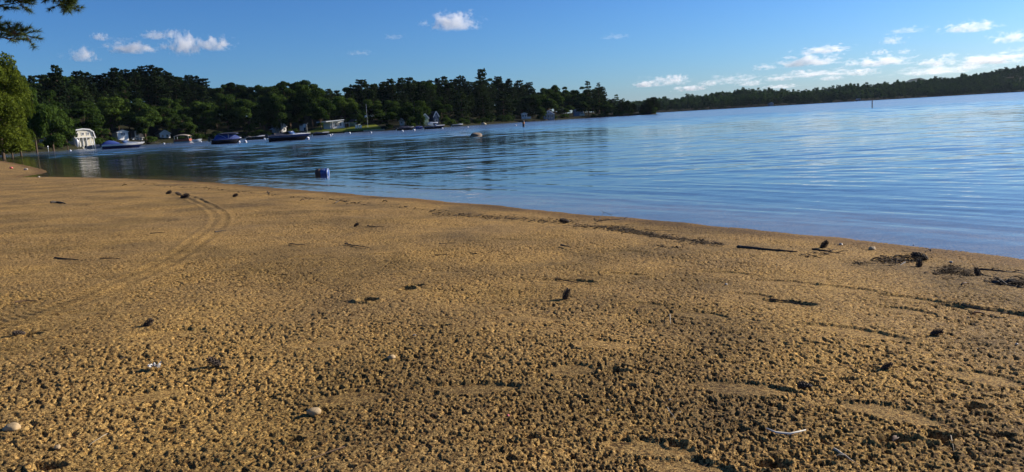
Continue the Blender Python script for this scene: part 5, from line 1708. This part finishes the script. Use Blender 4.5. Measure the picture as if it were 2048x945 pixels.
# ------------------------------------------------------------------ clouds: bodies of vapour
def cloud_mat(name, dens, thr, nscale, puff=1.0):
    m, nt, out = new_mat(name)
    tc = N(nt, 'ShaderNodeTexCoord'); oi = N(nt, 'ShaderNodeObjectInfo')
    ln = N(nt, 'ShaderNodeVectorMath', operation='LENGTH'); 
    mp = N(nt, 'ShaderNodeVectorMath', operation='ADD')
    nt.links.new(tc.outputs['Object'], ln.inputs[0])
    # noise in the cloud's own stretched space, shifted for every cloud
    rv = N(nt, 'ShaderNodeMath', operation='MULTIPLY'); rv.inputs[1].default_value = 37.0
    nt.links.new(oi.outputs['Random'], rv.inputs[0])
    ad = N(nt, 'ShaderNodeVectorMath', operation='ADD')
    nt.links.new(tc.outputs['Object'], ad.inputs[0]); nt.links.new(rv.outputs[0], ad.inputs[1])
    sc = N(nt, 'ShaderNodeVectorMath', operation='MULTIPLY'); sc.inputs[1].default_value = (1.5, 1.0, 0.8)
    nt.links.new(ad.outputs[0], sc.inputs[0])
    nz = N(nt, 'ShaderNodeTexNoise'); nz.inputs['Scale'].default_value = nscale; nz.inputs['Detail'].default_value = 4.0; nz.inputs['Roughness'].default_value = 0.58
    nt.links.new(sc.outputs[0], nz.inputs['Vector'])
    # v = (thr - r) + (noise-.5)*puff
    a = N(nt, 'ShaderNodeMath', operation='SUBTRACT'); a.inputs[0].default_value = thr; nt.links.new(ln.outputs['Value'], a.inputs[1])
    b_ = N(nt, 'ShaderNodeMath', operation='MULTIPLY_ADD'); b_.inputs[1].default_value = 2.4 * puff; b_.inputs[2].default_value = -1.2 * puff
    nt.links.new(nz.outputs['Fac'], b_.inputs[0])
    c_ = N(nt, 'ShaderNodeMath', operation='ADD'); nt.links.new(a.outputs[0], c_.inputs[0]); nt.links.new(b_.outputs[0], c_.inputs[1])
    # flat base
    sx = N(nt, 'ShaderNodeSeparateXYZ'); nt.links.new(tc.outputs['Object'], sx.inputs[0])
    fb = N(nt, 'ShaderNodeMapRange', interpolation_type='SMOOTHSTEP'); fb.inputs[1].default_value = -0.55; fb.inputs[2].default_value = -0.25
    nt.links.new(sx.outputs['Z'], fb.inputs[0])
    e = N(nt, 'ShaderNodeMapRange', interpolation_type='SMOOTHSTEP'); e.inputs[1].default_value = 0.0; e.inputs[2].default_value = 0.45
    nt.links.new(c_.outputs[0], e.inputs[0])
    f_ = N(nt, 'ShaderNodeMath', operation='MULTIPLY'); nt.links.new(e.outputs[0], f_.inputs[0]); nt.links.new(fb.outputs[0], f_.inputs[1])
    g = N(nt, 'ShaderNodeMath', operation='MULTIPLY'); g.inputs[1].default_value = dens; nt.links.new(f_.outputs[0], g.inputs[0])
    vs_ = N(nt, 'ShaderNodeVolumePrincipled'); vs_.inputs['Color'].default_value = (1, 1, 1, 1); vs_.inputs['Anisotropy'].default_value = 0.35
    vs_.inputs['Density Attribute'].default_value = ''
    nt.links.new(g.outputs[0], vs_.inputs['Density'])
    nt.links.new(vs_.outputs[0], out.inputs['Volume'])
    m.volume_intersection_method if hasattr(m, 'volume_intersection_method') else None
    try: m.cycles.volume_step_rate = 0.35
    except Exception: pass
    return m


M['cloud_dense'] = cloud_mat('cloud_vapour', 0.015, 0.61, 2.4, 1.05)
M['cloud_mid'] = cloud_mat('broken_cloud_vapour', 0.0080, 0.55, 2.8, 1.15)
M['cloud_thin'] = cloud_mat('thin_cloud_vapour', 0.0032, 0.5, 2.8, 1.35)
ico = None


def hull(mat):
    import bmesh
    bm = bmesh.new(); bmesh.ops.create_icosphere(bm, subdivisions=2, radius=1.05)
    me = bpy.data.meshes.new('cloud'); bm.to_mesh(me); bm.free(); me.materials.append(mat); return me


hm = hull(M['cloud_mid']); hd = hull(M['cloud_dense']); ht = hull(M['cloud_thin'])
# (px, py, width px, height px, distance, thin?, label)
CL = [(909, 46, 112, 46, 5200, 0, 'big white puffy cloud high in the middle of the sky'),
      (845, 48, 30, 16, 5200, 1, 'tiny white wisp just left of the big puffy cloud'),
      (788, 75, 54, 14, 6000, 1, 'thin flat wisp below and left of the big puffy cloud'),
      (719, 107, 60, 14, 6500, 1, 'thin flat wisp low above the middle of the wooded shore'),
      (1231, 74, 62, 14, 6000, 1, 'lone thin streak of cloud right of the middle of the sky'),
      (372, 92, 66, 54, 5600, 0, 'brightest domed cloud of the left row'),
      (428, 90, 76, 36, 5700, 0, 'long low cloud right of the brightest domed one'),
      (262, 97, 100, 32, 5800, 0, 'long flat cloud in the middle of the left row'),
      (167, 112, 58, 36, 5600, 0, 'soft round cloud low over the left hill'),
      (121, 113, 16, 16, 5600, 1, 'smallest puff at the left end of the cloud row'),
      (200, 75, 38, 22, 5900, 0, 'small oblong cloud above the left row'),
      (238, 80, 56, 12, 6000, 1, 'faint streak right of the small oblong cloud'),
      (312, 72, 58, 22, 5900, 0, 'flat cloud above the gap in the left row'),
      (343, 70, 32, 22, 5900, 0, 'small puff at the right end of the upper left cloud'),
      (328, 94, 24, 18, 5600, 0, 'little puff just left of the brightest domed cloud'),
      (1938, 56, 120, 36, 6500, 0, 'broad two-humped cloud high at the right'),
      (2024, 76, 90, 36, 6800, 0, 'heaped cloud cut by the right edge of the picture'),
      (1786, 82, 56, 26, 6500, 0, 'small heaped cloud below the right-hand wisps'),
      (1812, 62, 90, 20, 6500, 1, 'ragged wisp above the small heaped cloud'),
      (1618, 124, 150, 34, 8000, 0, 'wide grey-bottomed cloud over the far hill'),
      (1648, 101, 120, 24, 8200, 0, 'long white cloud lying above the wide grey-bottomed one'),
      (1528, 136, 60, 18, 8200, 0, 'small cloud left of the wide grey-bottomed one'),
      (1758, 106, 50, 18, 8500, 0, 'small puff right of the long white cloud'),
      (1810, 104, 36, 16, 8500, 0, 'second small puff further right of the long white cloud'),
      (1765, 124, 130, 30, 9000, 0, 'wide heap of cloud low over the far hills'),
      (1470, 160, 120, 30, 9500, 1, 'bank of cloud low over the dip in the far shore'),
      (1330, 164, 130, 26, 9500, 1, 'ragged low cloud right of the wooded point'),
      (1870, 126, 90, 24, 9000, 0, 'low cloud over the rising right-hand hill'),
      (1990, 120, 170, 32, 9000, 0, 'long bright bank of cloud at the right edge'),
      (1880, 142, 200, 26, 10000, 1, 'hazy streak of cloud just above the right-hand hill'),
      (1640, 148, 200, 22, 10500, 1, 'flat cloud just above the far treetops'),
      (2040, 100, 60, 16, 9000, 1, 'thin wisp between the two banks at the right edge')]
# added cloud, out of view to the right, to put the left-hand hill in shade
HC = Vector((-168, 348, 22)) + sdir * 2400
o = bpy.data.objects.new('cloud', hd); COL.objects.link(o); o.location = HC; o.scale = (92, 92, 62); o.rotation_euler = (0, 0, -SUN_AZ)
tag(o, 'added cloud out of view on the right, shading the left hill', 'cloud', 'fair weather clouds')
for (px, py, wp, hp) in ((1500, 168, 62, 18), (1560, 157, 74, 20), (1662, 157, 60, 18), (1722, 146, 74, 22), (1846, 146, 66, 18), (1898, 111, 44, 14), (1418, 168, 56, 18), (1352, 158, 50, 18), (1292, 170, 60, 16),
                         (1705, 128, 46, 16), (1600, 146, 60, 16), (1935, 134, 60, 18), (1560, 184 - 10, 80, 14), (1380, 178, 70, 14)):
    CL.append((px, py, wp, hp, 9200, 0, 'one of the small low puffs strung just above the far hills'))
for (px, py, wp, hp, D, thin, lab) in CL:
    o = bpy.data.objects.new('cloud', ht if thin else (hm if px > 1400 else hd)); COL.objects.link(o)
    o.location = PZ(px, py, D)
    sx = wp * D / F * 0.62; sz = hp * D / F * (0.68 if px < 1400 else 0.58)
    o.scale = (sx, max(sx * .6, sz), sz)
    o.rotation_euler = (0, 0, -math.atan2(o.location.x, o.location.y))
    tag(o, lab, 'cloud', 'fair weather clouds')

# ------------------------------------------------------------------ the air between here and the far hills
m, nt, out = new_mat('air')
vp = N(nt, 'ShaderNodeVolumePrincipled'); vp.inputs['Color'].default_value = (0.62, 0.78, 1.0, 1); vp.inputs['Density'].default_value = HAZE; vp.inputs['Anisotropy'].default_value = 0.2
nt.links.new(vp.outputs[0], out.inputs['Volume'])
b = MB(); b.box((0, 3000, 48.5), (7600, 6400, 103))
tag(b.build('haze', m), 'thin blue summer haze over the lake', 'haze', kind='stuff')
# ------------------------------------------------------------------ render settings
S.view_settings.view_transform = 'Standard'; S.view_settings.look = 'None'
S.view_settings.exposure = 0.65; S.view_settings.gamma = 1.0
S.view_settings.use_curve_mapping = False
S.render.engine = 'CYCLES'
c = S.cycles
c.max_bounces = 8; c.diffuse_bounces = 3; c.glossy_bounces = 3; c.transmission_bounces = 4; c.transparent_max_bounces = 16
c.volume_bounces = 8
c.caustics_reflective = False; c.caustics_refractive = False
c.use_denoising = True
